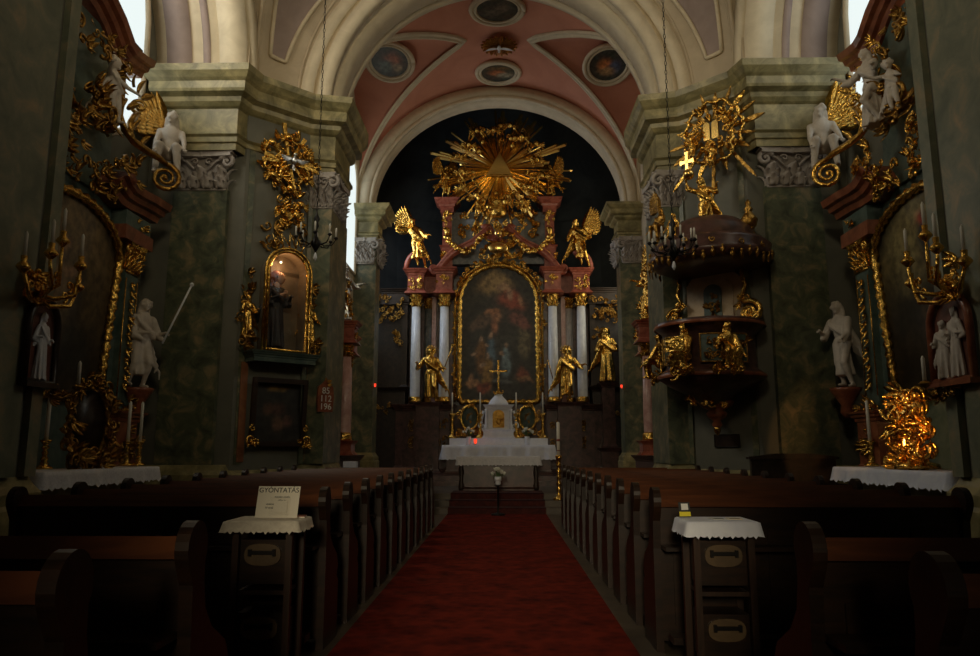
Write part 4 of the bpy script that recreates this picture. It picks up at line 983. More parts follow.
# door panel in the wall
b=MB(); b.prism([(-.60,3.95),(.60,3.95),(.60,4.95),(.45,5.12),(-.45,5.12),(-.60,4.95)],-.10,.02,'y'); b.build('door_surround','beige',PU)
b=MB(); b.prism([(-.42,4.0),(.42,4.0),(.42,4.85),(.25,5.0),(-.25,5.0),(-.42,4.85)],-.14,-.05,'y'); b.build('door_panel','orange' if False else 'beige',PU)
b=MB(); b.prism([(-.19,4.12),(.19,4.12),(.19,4.7)]+[(.19*math.cos(PI*i/8),4.75+.16*math.sin(PI*i/8)) for i in range(9)]+[(-.19,4.7)],-.17,-.13,'y'); q=b.build('relief_panel','greenpanel',PU)
g=MB(); ornament(g,0,4.45,.12,.28,-.17,13,70,.07,.03); g.build('relief','golddull',q)
# gilded S scrolls either side of the door
for s in (-1,1):
    b=MB(); b.scroll((s*.80,-.25,4.22),.25,1.7,.06,ux=(s,0,0),start=PI*.62,hand=-1,tail=[(-.10,.95),(-.12,.75),(-.06,.55),(-.12,.40),(-.20,.30)]); b.scroll((s*.80,-.25,4.22),.15,1.0,.05,ux=(s,0,0),start=0,hand=-1)
    ornament(b,s*.68,4.5,.16,.1,-.25,7,71,.08,.06); b.build('gilded_scroll','gold',PU)
# canopy
b=half([(.2,5.12),(.95,5.10),(1.18,5.20),(1.20,5.30),(1.12,5.36),(1.16,5.48),(1.05,5.58),(.92,5.62),(.85,5.82),(.62,6.02),(.3,6.14),(.02,6.18)],n=36,c=(cx+.1,cy,0)); b.build('canopy','darkmarble',PU)
for i in range(24):
    a=R(-185+190*i/23); p=(cx+.1+1.2*math.cos(a),cy+1.2*math.sin(a),5.2+.05*math.sin(i*1.7)); g=MB(); g.blade(p,(0,0,-1),(math.cos(a),math.sin(a),0),.16,.10,-.3,.3,4); g.ball((p[0],p[1],p[2]+.02),.03,6,5); g.build('fringe_leaf','golddull',PU)
    if i%3==0: g=MB(); g.scroll((p[0],p[1],p[2]+.18),.06,1.2,.02,ux=(-math.sin(a),math.cos(a),0),start=i,n=5,ball=False); g.build('fringe_scroll','golddull',PU)
b=half([(.03,0),(.12,.02),(.10,.08),(.05,.12),(.14,.22),(.17,.34),(.10,.44),(.06,.5),(.09,.55),(.04,.62),(.06,.68),(.01,.75)],n=14,c=(1.02,-.55,5.62)); b.build('urn','golddull',PU)
# glory above the pulpit
g=MB(); rnd=random.Random(17); gx,gz,gy=.38,7.95,-.55
pts=[(gx+.62*math.cos(2*PI*i/40)*(1+.07*math.sin(i*2.1)),gy,gz+.66*math.sin(2*PI*i/40)*(1+.06*math.cos(i*1.7))) for i in range(41)]
frame(g,pts,.035); g.build('wreath','gold',PU)
for i in range(18):
    a=2*PI*i/18+.1; L=rnd.choice([.66,.72,.82,.9]); 
    if i in (11,13,15): L=1.25
    b=MB(); d=Vector((math.cos(a),0,math.sin(a))); n_=Vector((-d.z,0,d.x)); w0=.035; w1=.03 if i%2 else .05
    b.prism([(gx+d.x*.3-n_.x*w0,gz+d.z*.3-n_.z*w0),(gx+d.x*.3+n_.x*w0,gz+d.z*.3+n_.z*w0),(gx+d.x*L+n_.x*w1,gz+d.z*L+n_.z*w1),(gx+d.x*(L+.16),gz+d.z*(L+.16)),(gx+d.x*L-n_.x*w1,gz+d.z*L-n_.z*w1)],gy+.06,gy+.10,'y'); b.build('ray','golddull' if i not in (2,8,11,12) else 'gold',PU)
for s in (-1,1):
    b=MB(); b.prism([(gx+s*.02,gz-.18),(gx+s*.16,gz-.18),(gx+s*.16,gz+.12)]+[(gx+s*.09+s*.07*math.cos(PI*i/6),gz+.12+.08*math.sin(PI*i/6)) for i in range(1,6)]+[(gx+s*.02,gz+.12)],gy-.10,gy-.04,'y'); b.build('law_tablet','goldplain',PU)
g=MB(); ornament(g,gx,gz-.05,.5,.5,gy,34,19,.10,.12,inside=lambda u,v:u*u+v*v>.2); g.build('cloud_relief','gold',PU)
ch1=figure(.62,(-.26,-.1,.80),(.24,-.12,.60),robe=False,seed=25,child=True,leg=.25,cloak=True,vox=.016)
for k,(x,z,r_) in enumerate(((-.42,-.5,20),(.45,-.45,-30),(.0,-.72,5))):
    o=obj_from(ch1,'putto','gold',PU,(gx+x,gy-.12,gz+z-.1),r_)
def tolocal(o): return o
def at_local(rootloc,rz,p):
    v=Matrix.Rotation(R(rz),3,'Z')@Vector(p); return (rootloc[0]+v.x,rootloc[1]+v.y,rootloc[2]+v.z)
CRl=(4.525,14.825,0); CLl=(-4.525,14.825,0)
AN=figure(1.25,(-.20,-.12,1.02),(.34,-.16,.78),seed=31,twist=.3,look=.3,lean=-.12,leg=.3)
o=statue('angel_statue',AN,'gold',at_local(CRl,-42.4,(.32,-.95,5.72)),-42,'gilded angel lifting a cross and globe on the pulpit canopy','statue',scale=.95)
b=MB(); b.ball((-.25,-.15,1.32),.12,14,10); b.build('globe','goldplain',o)
b=MB(); b.bx(-.295,-.235,-.18,-.13,1.42,1.78); b.bx(-.39,-.14,-.18,-.13,1.56,1.63); 
for p in ((-.265,1.79),(-.265,1.42),(-.4,1.595),(-.13,1.595)): b.box((p[0],-.155,p[1]),(.09,.045,.05) if abs(p[1]-1.595)>.05 else (.045,.045,.10))
b.build('cross','goldplain',o)
S2=figure(.9,(-.2,-.24,.40),(.2,-.2,.55),seed=41,seated=True,look=.4,robe=False)
statue('angel_statue',S2,'golddull',at_local(CRl,-42.4,(-.55,-1.15,5.72)),-60,'gilded seated angel on the left edge of the pulpit canopy','statue',wings=(-1,),H=.9)
statue('angel_statue',S2,'gold',at_local(CRl,-42.4,(-.15,-1.35,5.64)),-30,'gilded crouching cherub between the two pulpit canopy angels','statue',H=.9,scale=.75)
o=empty('wall_plaque',at_local(CRl,-42.4,(.10,-.02,1.76)),-42.4,'small dark bronze plaque on the pale wall beneath the pulpit','plaque')
b=MB(); b.bx(-.26,.26,-.03,.0,-.12,.12); b.build('plate','frame_dark',o); b=MB(); frame(b,[(-.26,-.03,-.12),(.26,-.03,-.12),(.26,-.03,.12),(-.26,-.03,.12),(-.26,-.03,-.12)],.01,False); b.build('edge','black',o)
# ------------------------------------------------------------------ left canted pier
o=empty('dove_glory',(-4.525,14.825,0),42.4,'gilded cloud glory with silver dove and hanging rocaille above the glass shrine','wall sculpture')
g=MB(); ornament(g,.05,7.6,.52,.58,-.02,46,3,.11,.22,inside=lambda u,v:u*u+v*v>.12); g.build('cloud_wreath','gold',o)
g=MB(); ornament(g,.10,6.55,.28,.55,-.02,26,4,.11,.15); g.build('pendant','gold',o)
for args in ((-.22,6.0,.18,.3,-.02,10,5,.10,.1),(.45,6.0,.15,.3,-.02,8,6,.10,.1)): g=MB(); ornament(g,*args); g.build('lower_rocaille','golddull',o)
for i,(a,L) in enumerate(((100,.85),(60,.7),(5,.75),(-5,.7),(175,.55),(188,.6),(-40,.6),(140,.6),(-75,.6),(-120,.55))):
    b=MB(); d=Vector((math.cos(R(a)),0,math.sin(R(a)))); n_=Vector((-d.z,0,d.x)); c_=Vector((.05,0,7.6))
    q=[c_+d*.15-n_*.025,c_+d*.15+n_*.025,c_+d*L+n_*.045,c_+d*L-n_*.045]; b.prism([(v.x,v.z) for v in q],-.20,-.16,'y'); b.build('ray','gold',o)
rnd=random.Random(5)
for x,z in ((-.35,7.9),(.0,8.12),(.42,7.85),(.45,7.3),(-.3,7.2),(.1,7.0),(-.05,6.45),(.25,6.45),(.35,6.7)):
    c=MB(); cherub_head(c,(x,-.24,z),.075,rnd); c.build('cherub','gold',o)
b=MB(); b.ball((.12,-.30,7.62),(.055,.06,.10)); b.ball((.12,-.33,7.74),.04)
for s,k in ((-1,.25),(1,-.25)):
    for j in range(5): b.blade((.12+s*.03,-.28,7.66),(s,.0,k*s+.3-.16*j),(0,-1,0),.30-.03*j,.07,.2)
for j in range(3): b.blade((.12,-.28,7.55),(.15*(j-1),0,-1),(0,-1,0),.16,.05,.2)
b.build('dove','silver',o)
# glass shrine
NI=empty('glass_shrine',(-4.525,14.825,0),42.4,'gilt-framed arched glass shrine mounted on the left pier','shrine')
nx,hw,z0,z1=.05,.43,3.55,5.15; tl=3.0
b=MB(); b.bx(nx-hw,nx+hw,-.05,.0,z0,z1+.1); b.bx(nx-hw,nx+hw,-.42,.0,z0-.03,z0+.01); b.bx(nx-hw-.0,nx-hw+.03,-.40,0,z0,z1); b.bx(nx+hw-.03,nx+hw,-.40,0,z0,z1)
ring=[(nx+hw*math.cos(PI*i/12),z1+.44*math.sin(PI*i/12)) for i in range(13)]
b.prism(ring,-.05,0,'y')
for i in range(12): 
    a_,c_=ring[i],ring[i+1]; b.prism([a_,c_,(c_[0]*.97+nx*.03,c_[1]-.02),(a_[0]*.97+nx*.03,a_[1]-.02)],-.40,-.0,'y')
b.build('case','nichein',NI)
g=MB(); P=[(nx+x,-.42,z) for x,_,z in archpath(hw,z0,z1,.44,16)]; g.tube(P+[P[0]],.035,6); P2=[(nx+x,-.44,z) for x,_,z in archpath(hw+.07,z0-.06,z1,.50,16)]; g.tube(P2+[P2[0]],.028,6); g.build('gilded_frame','gold',NI)
b=MB(); P=[(nx+x,z) for x,_,z in archpath(hw-.02,z0,z1,.42,16)]; b.prism(P,-.415,-.410,'y'); b.build('glass_pane','glass',NI)
g=MB()
for i in range(5):
    x=nx-.26+.13*i; g.tube([(x,-.4,5.66-abs(i-2)*.03),(x+.06*(i-2),-.4,6.02-abs(i-2)*.06)],[.022,.008],5)
    if i<4: g.tube([(x+.06*(i-2),-.4,5.99-abs(i-2)*.06),(x+.13,-.4,5.72)],[.008,.016],5)
g.build('crest_rays','goldplain',NI)
b=MB(); block(b,nx-.66,nx+.66,-.46,0,3.30,3.51,.4,.0); b.build('ledge','greenpanel',NI)
b=MB(); b.ball((nx-.08,-.2,5.40),.022); b.build('bulb','bulb',NI)
pl=bpy.data.lights.new('shrine_bulb_light','POINT'); pl.energy=5.0; pl.color=(1,.55,.25); pl.shadow_soft_size=.03; po=bpy.data.objects.new('shrine_bulb_light',pl); COL.objects.link(po); po.location=at_local(CLl,42.4,(nx-.07,-.30,5.33))
MD=figure(1.42,(-.08,-.2,.66),(.10,-.2,.68),seed=51,twist=.1,look=.5,cloak=True)
o=empty('praying_statue',at_local(CLl,42.4,(nx-.16,-.2,3.60)),52,'dark-robed praying figure with auburn hair inside the glass shrine','statue'); obj_from(MD,'robe','robe',o); o.scale=(1.1,)*3
b=MB(); b.ball((.045,-.075,1.31),(.085,.080,.11),14,10); b.ball((.085,-.155,1.30),(.012,.016,.02)); 
for s in (-1,1): b.capsule((s*.05,-.22,.95),(s*.012,-.29,.99),.032,.022); fingers(b,(s*.012,-.29,.99),(0,-.3,1),1.3)
b.ball((0,-.03,1.17),(.07,.06,.08)); b.build('head_and_hands','skin',o)
b=MB(); b.ball((-.01,.005,1.34),(.112,.108,.122),14,10)
for s in (-1,1): b.capsule((s*.07,.0,1.33),(s*.085,.0,1.12),.032,.02)
b.build('hair','hair',o)
# two gold figurines beside it
FG=figure(.82,(-.16,-.18,.60),(.15,-.2,.66),seed=61); FG2=figure(.82,(-.12,-.2,.64),(.20,-.14,.50),seed=62)
for k,(x,me,l) in enumerate(((-.66,FG,'gilded standing figurine on a bracket left of the glass shrine'),(.68,FG2,'gilded standing figurine on a bracket right of the glass shrine'))):
    q=empty('gilded_figurine',at_local(CLl,42.4,(x,-.2,3.80)),42.4,l,'statue'); obj_from(me,'body','gold',q)
    g=MB(); g.lathe([(.02,-.35),(.07,-.25),(.05,-.15),(.14,-.05),(.15,0)],n=10); ornament(g,0,-.12,.14,.16,-.06,8,k,.08,.06); g.build('bracket','golddull',q)
    g=MB(); ornament(g,0,1.0,.14,.28,.10,9,k+4,.08,.05); ornament(g,-.15,.55,.04,.3,.1,4,k+5,.06,.04); g.build('back_ornament','golddull',q)
# framed painting beneath
PT=empty('framed_painting',(-4.525,14.825,0),42.4,'dark framed oil painting hanging below the glass shrine','painting')
painting('canvas',.50,0,1.18,0.0,(.022,.020,.017),[(.5,.9,.2,.05,(.22,.13,.03)),(.5,.3,.12,.12,(.16,.09,.06)),(.3,.55,.12,.1,(.10,.05,.03)),(.7,.35,.1,.1,(.12,.06,.05)),(.5,.55,.15,.1,(.09,.04,.03))],PT,y=0,nx=24,nz=30)
c=PT.children[0] if len(PT.children) else kids(PT)[0]; c.location=(.08,-.17,1.74); c.rotation_euler=(R(-3),0,0)
b=MB(); b.box((.08,-.17,1.70),(1.16,.08,.1)); b.box((.08,-.24,2.95),(1.16,.08,.1)); b.box((-.46,-.205,2.33),(.09,.08,1.3),rx=3); b.box((.62,-.205,2.33),(.09,.08,1.3),rx=3); b.build('frame','frame_dark',PT)
g=MB()
for s in (-1,1):
    g.scroll((.08+s*.58,-.26,1.78),.10,1.3,.03,ux=(s,0,0),start=-PI/2,hand=1); g.scroll((.08+s*.55,-.26,2.0),.07,1.2,.022,ux=(s,0,0),start=PI/2,hand=-1); ornament(g,.08+s*.52,1.70,.10,.08,-.24,6,7+s,.07,.05)
g.build('corner_ornament','gold',PT)
o=empty('marble_surround',(-4.525,14.825,0),42.4,'dim orange marble strips flanking the painting under the shrine','wall panel')
for x in (-.62,.80):
    b=MB(); b.bx(x-.07,x+.07,-.07,-.005,1.35,3.3); b.build('strip','orange',o)
# hymn board
H_=empty('hymn_board',at_local(CLl,42.4,(1.04,-.30,2.36)),42.4,'small carved hymn board with white numbers on the left pier','sign')
b=MB(); b.prism([(-.17,0),(.17,0),(.19,.30),(.17,.52),(.07,.60),(0,.72),(-.07,.60),(-.17,.52),(-.19,.30)],-.03,.02,'y'); b.build('board','brownmarble',H_)
b=MB(); ornament(b,0,.62,.08,.07,-.04,5,2,.04,.02); b.build('crest','golddull',H_)
for k,tx in enumerate(('85','112','196')): tube_text('number',tx,.185,'white',H_,(0,-.036,.38-.165*k),ext=.003)
# ------------------------------------------------------------------ side altars in the transept chapels
def side_altar(side):
    s=-1 if side=='left' else 1
    root=empty('side_altar',(s*7.05,10.95,0),-90*s,('dim' if s<0 else 'red-brown and green')+' marble side altar in the %s chapel with gilded volutes and tall painting'%side,'altar')
    L=root
    b=MB(); block(b,-2.3,2.3,-.62,0,0,1.15,.5,.5); b.build('base','darkmarble',L)
    b=MB(); b.bx(-1.55,1.55,-.30,0,1.15,6.0); b.build('body','greenpanel',L)
    for t in (-1,1):
        b=MB(); block(b,*sorted((t*1.5,t*2.2)),-.66,0,1.15,2.25,.6,.6); p=b.build('pedestal','brownmarble',L)
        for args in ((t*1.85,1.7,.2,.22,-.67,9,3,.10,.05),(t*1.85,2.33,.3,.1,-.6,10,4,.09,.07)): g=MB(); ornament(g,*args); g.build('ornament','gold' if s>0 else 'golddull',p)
        b=MB(); b.bx(*sorted((t*1.64,t*2.08)),-.52,-.1,2.25,4.75); b.bx(*sorted((t*1.5,t*2.2)),-.42,-.0,2.25,4.75); p=b.build('pilaster','greenpanel',L)
        g=MB(); 
        for i in range(13): g.blade((t*1.86,-.53,4.55-i*.15),(.3*math.sin(i*2),-.3,-1),(0,-1,0),.2,.12,.6,.3,4); g.ball((t*1.86+.05*math.sin(i*1.9),-.58,4.5-i*.15),.035,6,4)
        for e in (-1,1): g.tube([(t*1.86+e*.2,-.53,2.5),(t*1.86+e*.2,-.53,4.6)],.012,4)
        g.build('hanging_festoon','gold',p)
        c=MB(); capital(c,t*1.86,-.0,.44,.52,4.7,5.25,dirn=(0,-1)); c.build('capital','gold',p)
        # entablature block and curved cornice
        b=MB(); b.bx(*sorted((t*1.35,t*2.35)),-.62,0,5.25,5.5); b.build('architrave','brownmarble',L)
        b=MB(); b.bx(*sorted((t*1.4,t*2.3)),-.58,0,5.5,5.78); p=b.build('frieze','greenpanel',L)
        g=MB(); ornament(g,t*1.95,5.63,.22,.08,-.59,7,8,.06,.03); g.build('ornament','gold',p)
        # cornice swept in the xz plane, rising to the middle
        b=MB(); path=[(2.50,5.86),(1.9,5.84),(1.5,5.80),(1.2,5.80),(.95,5.88),(.75,6.02)]
        prof=[(0,-.56),(.0,-.60),(.10,-.64),(.12,-.72),(.20,-.76),(.22,-.84),(.34,-.88),(.36,0),(0,0)]
        def sweepxz(b,path,prof,t,wd=1.0):
            V=[];F=[];k=len(prof)
            for i,(x,z) in enumerate(path):
                p0=Vector(path[max(0,i-1)]); p1=Vector(path[min(len(path)-1,i+1)]); d=(p1-p0).normalized(); n_=Vector((d.y,-d.x))
                if n_.y<0: n_=-n_
                for (h,y) in prof: V.append((t*(x+n_.x*h),y,z+n_.y*h))
            for i in range(len(path)-1):
                for q in range(k): r_=(q+1)%k; F.append((i*k+q,(i+1)*k+q,(i+1)*k+r_,i*k+r_))
            F.append(tuple(range(k))); F.append(tuple((len(path)-1)*k+q for q in range(k))[::-1]); b.add(V,F)
        sweepxz(b,path,prof,t); b.build('cornice','brownmarble',L)
        # big gilded volute and S curve
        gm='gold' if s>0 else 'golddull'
        b=MB(); b.scroll((t*2.1,-.88,6.62),.27,2.1,.05,ux=(t*.45,-.89,0),start=PI*.5,hand=-1); b.tube([(t*x_,y_,z_) for x_,y_,z_ in ((1.0,-.62,7.65),(.87,-.62,7.48),(.84,-.62,7.28),(.98,-.64,7.08),(1.25,-.68,6.97),(1.6,-.76,6.94),(1.9,-.84,6.93),(2.1,-.88,6.89))],[.03,.045,.055,.06,.065,.065,.06,.05],8)
        b.scroll((t*1.38,-.66,7.70),.15,1.6,.035,ux=(t*.5,-.86,0),start=-PI*.5,hand=-1); b.tube([(t*x_,-.66,z_) for x_,z_ in ((1.38,7.55),(1.22,7.45),(1.12,7.28),(1.15,7.1),(1.3,6.98))],[.035,.045,.05,.05,.045],8)
        b.build('volute',gm,L)
        b=MB()
        for (px_,pz_,dx_,dz_) in ((1.6,7.05,.4,.8),(1.25,7.15,.2,1),(1.05,7.5,.6,.6),(1.35,7.95,.1,1),(1.2,7.98,-.5,.8),(1.5,7.92,.7,.5)): b.blade((t*px_,-.62,pz_),(t*dx_,-.1,dz_),(0,-1,0),.30,.13,.8,.3,5)
        b.tube([(t*.95,-.55,8.3),(t*.90,-.58,7.9),(t*.88,-.58,7.5),(t*.75,-.58,7.1),(t*.45,-.58,6.85),(t*.1,-.58,6.9)],[.04,.06,.08,.09,.08,.05],8)
        for q_ in range(9): b.blade((t*(.92-.02*q_-.004*q_*q_),-.62,8.2-.14*q_),(t*.5,-.3,-.6),(0,-1,0),.16,.09,.5,.3,4)
        b.build('volute_leafwork',gm,L)
        # attic cornice: eared arch
        b=MB(); path=[(1.85,8.50),(1.5,8.42),(1.15,8.38),(.85,8.46),(.5,8.72),(.2,8.86),(0,8.9)]
        sweepxz(b,path,[(h*.9,min(0,y+.18)) for h,y in prof],t); b.build('attic_cornice','brownmarble',L)
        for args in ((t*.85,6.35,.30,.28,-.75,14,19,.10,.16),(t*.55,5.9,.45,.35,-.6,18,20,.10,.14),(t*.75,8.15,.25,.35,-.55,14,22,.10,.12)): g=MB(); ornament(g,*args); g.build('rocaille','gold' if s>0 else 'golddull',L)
    b=MB(); b.prism([(-1.5,5.9),(1.5,5.9),(1.12,6.6),(1.08,8.45),(.5,8.75),(-.5,8.75),(-1.08,8.45),(-1.12,6.6)],-.36,-.0,'y'); b.build('attic_panel','greenpanel' if s>0 else 'greenpanel',L)
    for args in ((0,7.0,.6,.35,-.6,22,23,.14,.2),(0,8.1,.5,.35,-.55,14,24,.11,.15)): g=MB(); ornament(g,*args); g.build('attic_ornament','golddull',L)
    # altar painting leaning forward, in a gilded frame
    if s>0: bl=[(.5,.80,.42,.20,(.27,.23,.11)),(.35,.62,.2,.08,(.20,.17,.09)),(.56,.73,.07,.08,(.40,.07,.04)),(.50,.78,.05,.10,(.02,.04,.07)),(.55,.70,.04,.06,(.03,.05,.09)),(.49,.885,.03,.025,(.50,.30,.18)),(.50,.85,.045,.03,(.38,.06,.04)),(.66,.80,.06,.03,(.42,.22,.12)),(.70,.83,.025,.02,(.45,.26,.15)),(.3,.25,.2,.12,(.04,.03,.02)),(.45,.38,.1,.08,(.07,.05,.03))]; base=(.022,.019,.013)
    else: bl=[(.5,.8,.42,.25,(.20,.14,.07)),(.5,.52,.42,.2,(.12,.085,.045)),(.46,.55,.07,.18,(.24,.16,.09)),(.46,.74,.035,.03,(.42,.26,.15)),(.56,.62,.08,.025,(.34,.2,.11)),(.38,.60,.05,.02,(.34,.2,.11)),(.66,.5,.07,.16,(.05,.04,.03)),(.3,.4,.10,.14,(.04,.035,.03)),(.7,.25,.15,.12,(.03,.03,.025))]; base=(.035,.027,.017)
    painting('altar_painting',1.34,2.45,4.75,.75,base,bl,L,y=-.32,nx=30,nz=50,tilt=4)
    f=MB(); P=archpath(1.38,2.40,4.75,.78,20,y=-.36,tilt=4); frame(f,P+[P[0]],.075); f.build('gilded_frame','gold',L)
    return root
SR=side_altar('right'); SL=side_altar('left')
for s,side in ((-1,'left'),(1,'right')):
    # altar table and cloth
    o=empty('side_altar_table',(s*5.85,10.5,0),-90*s,'stone table of the %s side altar'%side,'altar table'); b=MB(); block(b,-1.35,1.35,-.30,.38,0,1.30,.3,.5); b.build('table','entab',o)
    b=drape(1.52,-.42,.36,1.31,.24,wave=.02,seed=8+s,scal=.045); c=b.build('altar_cloth','lace' if s<0 else 'cloth'); c.location=(s*5.85,10.5,0); c.rotation_euler=(0,0,R(-90*s)); tag(c,'white scalloped altar cloth on the %s side altar table'%side,'altar cloth')
o=empty('gold_reliquary',(5.75,10.22,1.34),-75,'gleaming flame-shaped gilded reliquary lit by a lamp, on the right side altar','reliquary')
g=MB(); ornament(g,0,.55,.38,.55,0,60,77,.12,.16,inside=lambda u,v:abs(u)<1-.55*max(0,v)); ornament(g,0,.1,.45,.12,0,22,78,.11,.2); g.build('openwork_frame','gold',o)
f_=figure(.8,(-.12,-.18,.66),(.14,-.16,.6),seed=79); obj_from(f_,'figure','goldplain',o,(0,-.1,.22))
b=MB(); b.lathe([(.3,0),(.28,.06),(.15,.1),(.12,.22)],n=14); b.build('foot','gold',o)
sp=bpy.data.lights.new('reliquary_spot','SPOT'); sp.energy=85; sp.color=(1,.50,.16); sp.spot_size=R(38); sp.shadow_soft_size=.05; so=bpy.data.objects.new('reliquary_spot',sp); COL.objects.link(so); so.location=(5.25,8.75,2.05); so.rotation_euler=(Vector((5.72,10.22,1.90))-Vector(so.location)).to_track_quat('-Z','Y').to_euler()
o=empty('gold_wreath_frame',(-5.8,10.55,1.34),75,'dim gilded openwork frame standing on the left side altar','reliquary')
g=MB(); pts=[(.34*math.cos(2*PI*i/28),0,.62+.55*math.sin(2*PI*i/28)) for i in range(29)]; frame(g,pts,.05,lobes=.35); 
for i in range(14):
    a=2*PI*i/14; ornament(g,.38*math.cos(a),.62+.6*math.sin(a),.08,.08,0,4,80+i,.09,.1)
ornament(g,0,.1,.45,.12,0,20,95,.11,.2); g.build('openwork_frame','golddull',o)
b=MB(); b.lathe([(.01,0),(.3,0),(.3,.03),(.01,.03)],n=20); q=b.build('panel','frame_dark',o); q.rotation_euler=(R(90),0,0); q.location=(0,.03,.62); q.scale=(1,1.6,1)
# altar candles on the side altars
cs2=candlestick(.38,.62,.045,'gold')
lst=[((5.95,9.5,1.34),'slim altar candle beside the lit reliquary, nearest the pier'),((5.9,11.75,1.34),'slim altar candle on the right side altar, left of the reliquary'),((-5.9,9.75,1.34),'tall thin candle on the left side altar, nearest the near pier'),((-5.9,11.9,1.34),'tall thin candle on the left side altar, beside the far pedestal'),((-5.75,12.0,1.34),'short candle at the far edge of the left side altar')]
for i,(p,l) in enumerate(lst):
    o=cs2 if i==0 else copy_tree(cs2); o.location=p; tag(o,l,'candlestick','side altar candles')
# white statues
WA=figure(1.62,(-.12,-.2,.66),(.12,-.2,.52),seed=101,twist=.5,look=.3,skirt=.66,hem=.14,leg=.15,lean=-.08)
WB=figure(1.65,(-.02,-.18,.60),(.17,-.18,.62),seed=103,twist=.4,look=-.3,skirt=.66,hem=.14,leg=.15,lean=.06)
def bracket(root,m='brownmarble'):
    b=MB(); b.lathe([(.05,-.55),(.12,-.45),(.10,-.3),(.2,-.15),(.26,-.06),(.28,0)],n=12); b.build('bracket',m,root)
o=statue('saint_statue',WA,'statue',(6.42,13.55,2.70),-60,'white stucco saint with raised curls standing between right altar and pier','statue',halo=False); bracket(o)
o=statue('saint_statue',WB,'statue',(-6.42,13.12,2.68),60,'white stucco saint holding a long slanting staff by the left altar','statue',staff=((.10,-.20,.45),(.36,-.25,1.10),'statuewhite')); bracket(o)
WS=figure(1.5,(-.12,-.26,.46),(.16,-.24,.50),seed=105,seated=True,look=-.3,twist=.2,robe=False,cloak=False)
o=statue('angel_statue',WS,'statue',(6.38,13.62,6.80),-20,'white seated angel with gilded wing on the right altar cornice','statue',H=1.5,scale=1.25); add_wings(o,1.5,'gold',(1,),z=.55,up=1.3,scale=.55)
o=statue('angel_statue',WS,'statue',(-6.38,13.58,6.74),20,'white seated angel on the left altar cornice, beside the pier capital','statue',H=1.5,scale=1.25); add_wings(o,1.5,'golddull',(-1,),z=.55,up=1.3,scale=.5)
WC=figure(1.5,(-.3,-.22,.75),(.3,-.2,.62),seed=107,twist=.4,look=.4,lean=-.15,leg=.3,robe=True)
statue('angel_statue',WC,'statue',(6.2,11.35,6.75),-80,'large white figure in swirling robes on the right altar attic','statue',scale=.95)
WD=figure(1.3,(-.3,-.2,.70),(.26,-.2,.5),seed=108,twist=.4,look=.4,lean=-.1,child=True,robe=False)
statue('angel_statue',WD,'statue',(6.2,10.75,6.75),-60,'white putto beside the swirling robed figure on the right attic','statue',scale=.7)
statue('angel_statue',WD,'statue',(-6.35,11.4,7.0),80,'grey putto figure reaching out on the left altar attic','statue',scale=.9)
# ------------------------------------------------------------------ near piers: relief niches, candelabra, sconces
for s,side in ((-1,'left'),(1,'right')):
    o=empty('relief_niche',(s*5.12,8.17 if s<0 else 8.08,2.34),-90*s,('small arched niche holding a single white figure, on the near left pier' if s<0 else 'arched red niche with two white relief figures, on the near right pier'),'relief')
    k=.27 if s<0 else .36
    b=MB(); P=[(x,z) for x,_,z in archpath(k-.03,.03,.62,.30,12)]; b.prism(P,-.02,.05,'y'); b.build('niche_back','nichered',o)
    b=MB(); P=archpath(k,0,.62,.34,12,y=-.05); b.tube(P+[P[0]],.045,6); b.bx(-k-.03,k+.03,-.12,.0,-.06,.0); b.build('frame','brownmarble' if s>0 else 'frame_dark',o)
    FR=figure(.78,(-.14,-.14,.62),(.12,-.14,.6),seed=120+s,look=.2); 
    q=obj_from(FR,'relief_figure','statuewhite' if s<0 else 'statue',o,(0 if s<0 else .1,-.05,.02)); q.scale=(.9,.6,1.0)
    if s>0: q=obj_from(FR,'relief_figure','statue',o,(-.13,-.05,.02),20); q.scale=(.85,.6,.85)
    # candelabra
    o=empty('wall_candelabra',(s*5.12,7.9 if s<0 else 7.85,3.30),-90*s,'gilded branching wall candelabra with white candles on the near %s pier'%side,'candelabra')
    g=MB(); ornament(g,0,.08,.12,.26,-.02,16,130+s,.08,.10); g.build('backplate','gold',o)
    arms=[(-.50,.30,-.26,.02),(-.28,.50,-.40,.20),(0,.72,-.34,.36),(.28,.50,-.40,.20),(.50,.30,-.26,.02)]
    for k_,(x,z,y,zz) in enumerate(arms):
        b=MB(); b.tube([(0,-.06,.0),(x*.35,y*.6,-.12+zz*.4),(x*.75,y,-.08+zz*.5),(x,y,z*.55),(x,y,z-.16)],[.03,.028,.024,.02,.016],7); b.scroll((x*.6,y*.9,zz*.5+.02),.07,1.2,.018,ux=(1 if x>=0 else -1,0,0),start=-PI/2)
        b.lathe([(.02,z-.18),(.075,z-.12),(.06,z-.09),(.03,z-.06),(.035,z)],(x,y,0),10); a_=b.build('arm','gold',o)
        b=MB(); b.lathe([(.020,z),(.018,z+.24),(.005,z+.27)],(x,y,0),8); b.build('candle','candle',a_)
    o=empty('wall_sconce',(s*5.12,8.42 if s<0 else 8.40,2.22),-90*s,'single-candle gilded bracket below the niche on the near %s pier'%side,'sconce')
    g=MB(); g.tube([(.0,-.0,.0),(.05,-.15,-.05),(.12,-.25,.0),(.15,-.27,.08)],[.03,.025,.02,.015],6); g.lathe([(.02,.05),(.07,.1),(.03,.13)],(.15,-.27,0),10); ornament(g,0,.0,.16,.06,-.02,6,140,.06,.05); ornament(g,.25,.02,.25,.04,-.02,8,141,.05,.05); g.build('bracket','golddull',o)
    b=MB(); b.lathe([(.022,.12),(.020,.38),(.006,.41)],(.15,-.27,0),8); b.build('candle','candle',o)
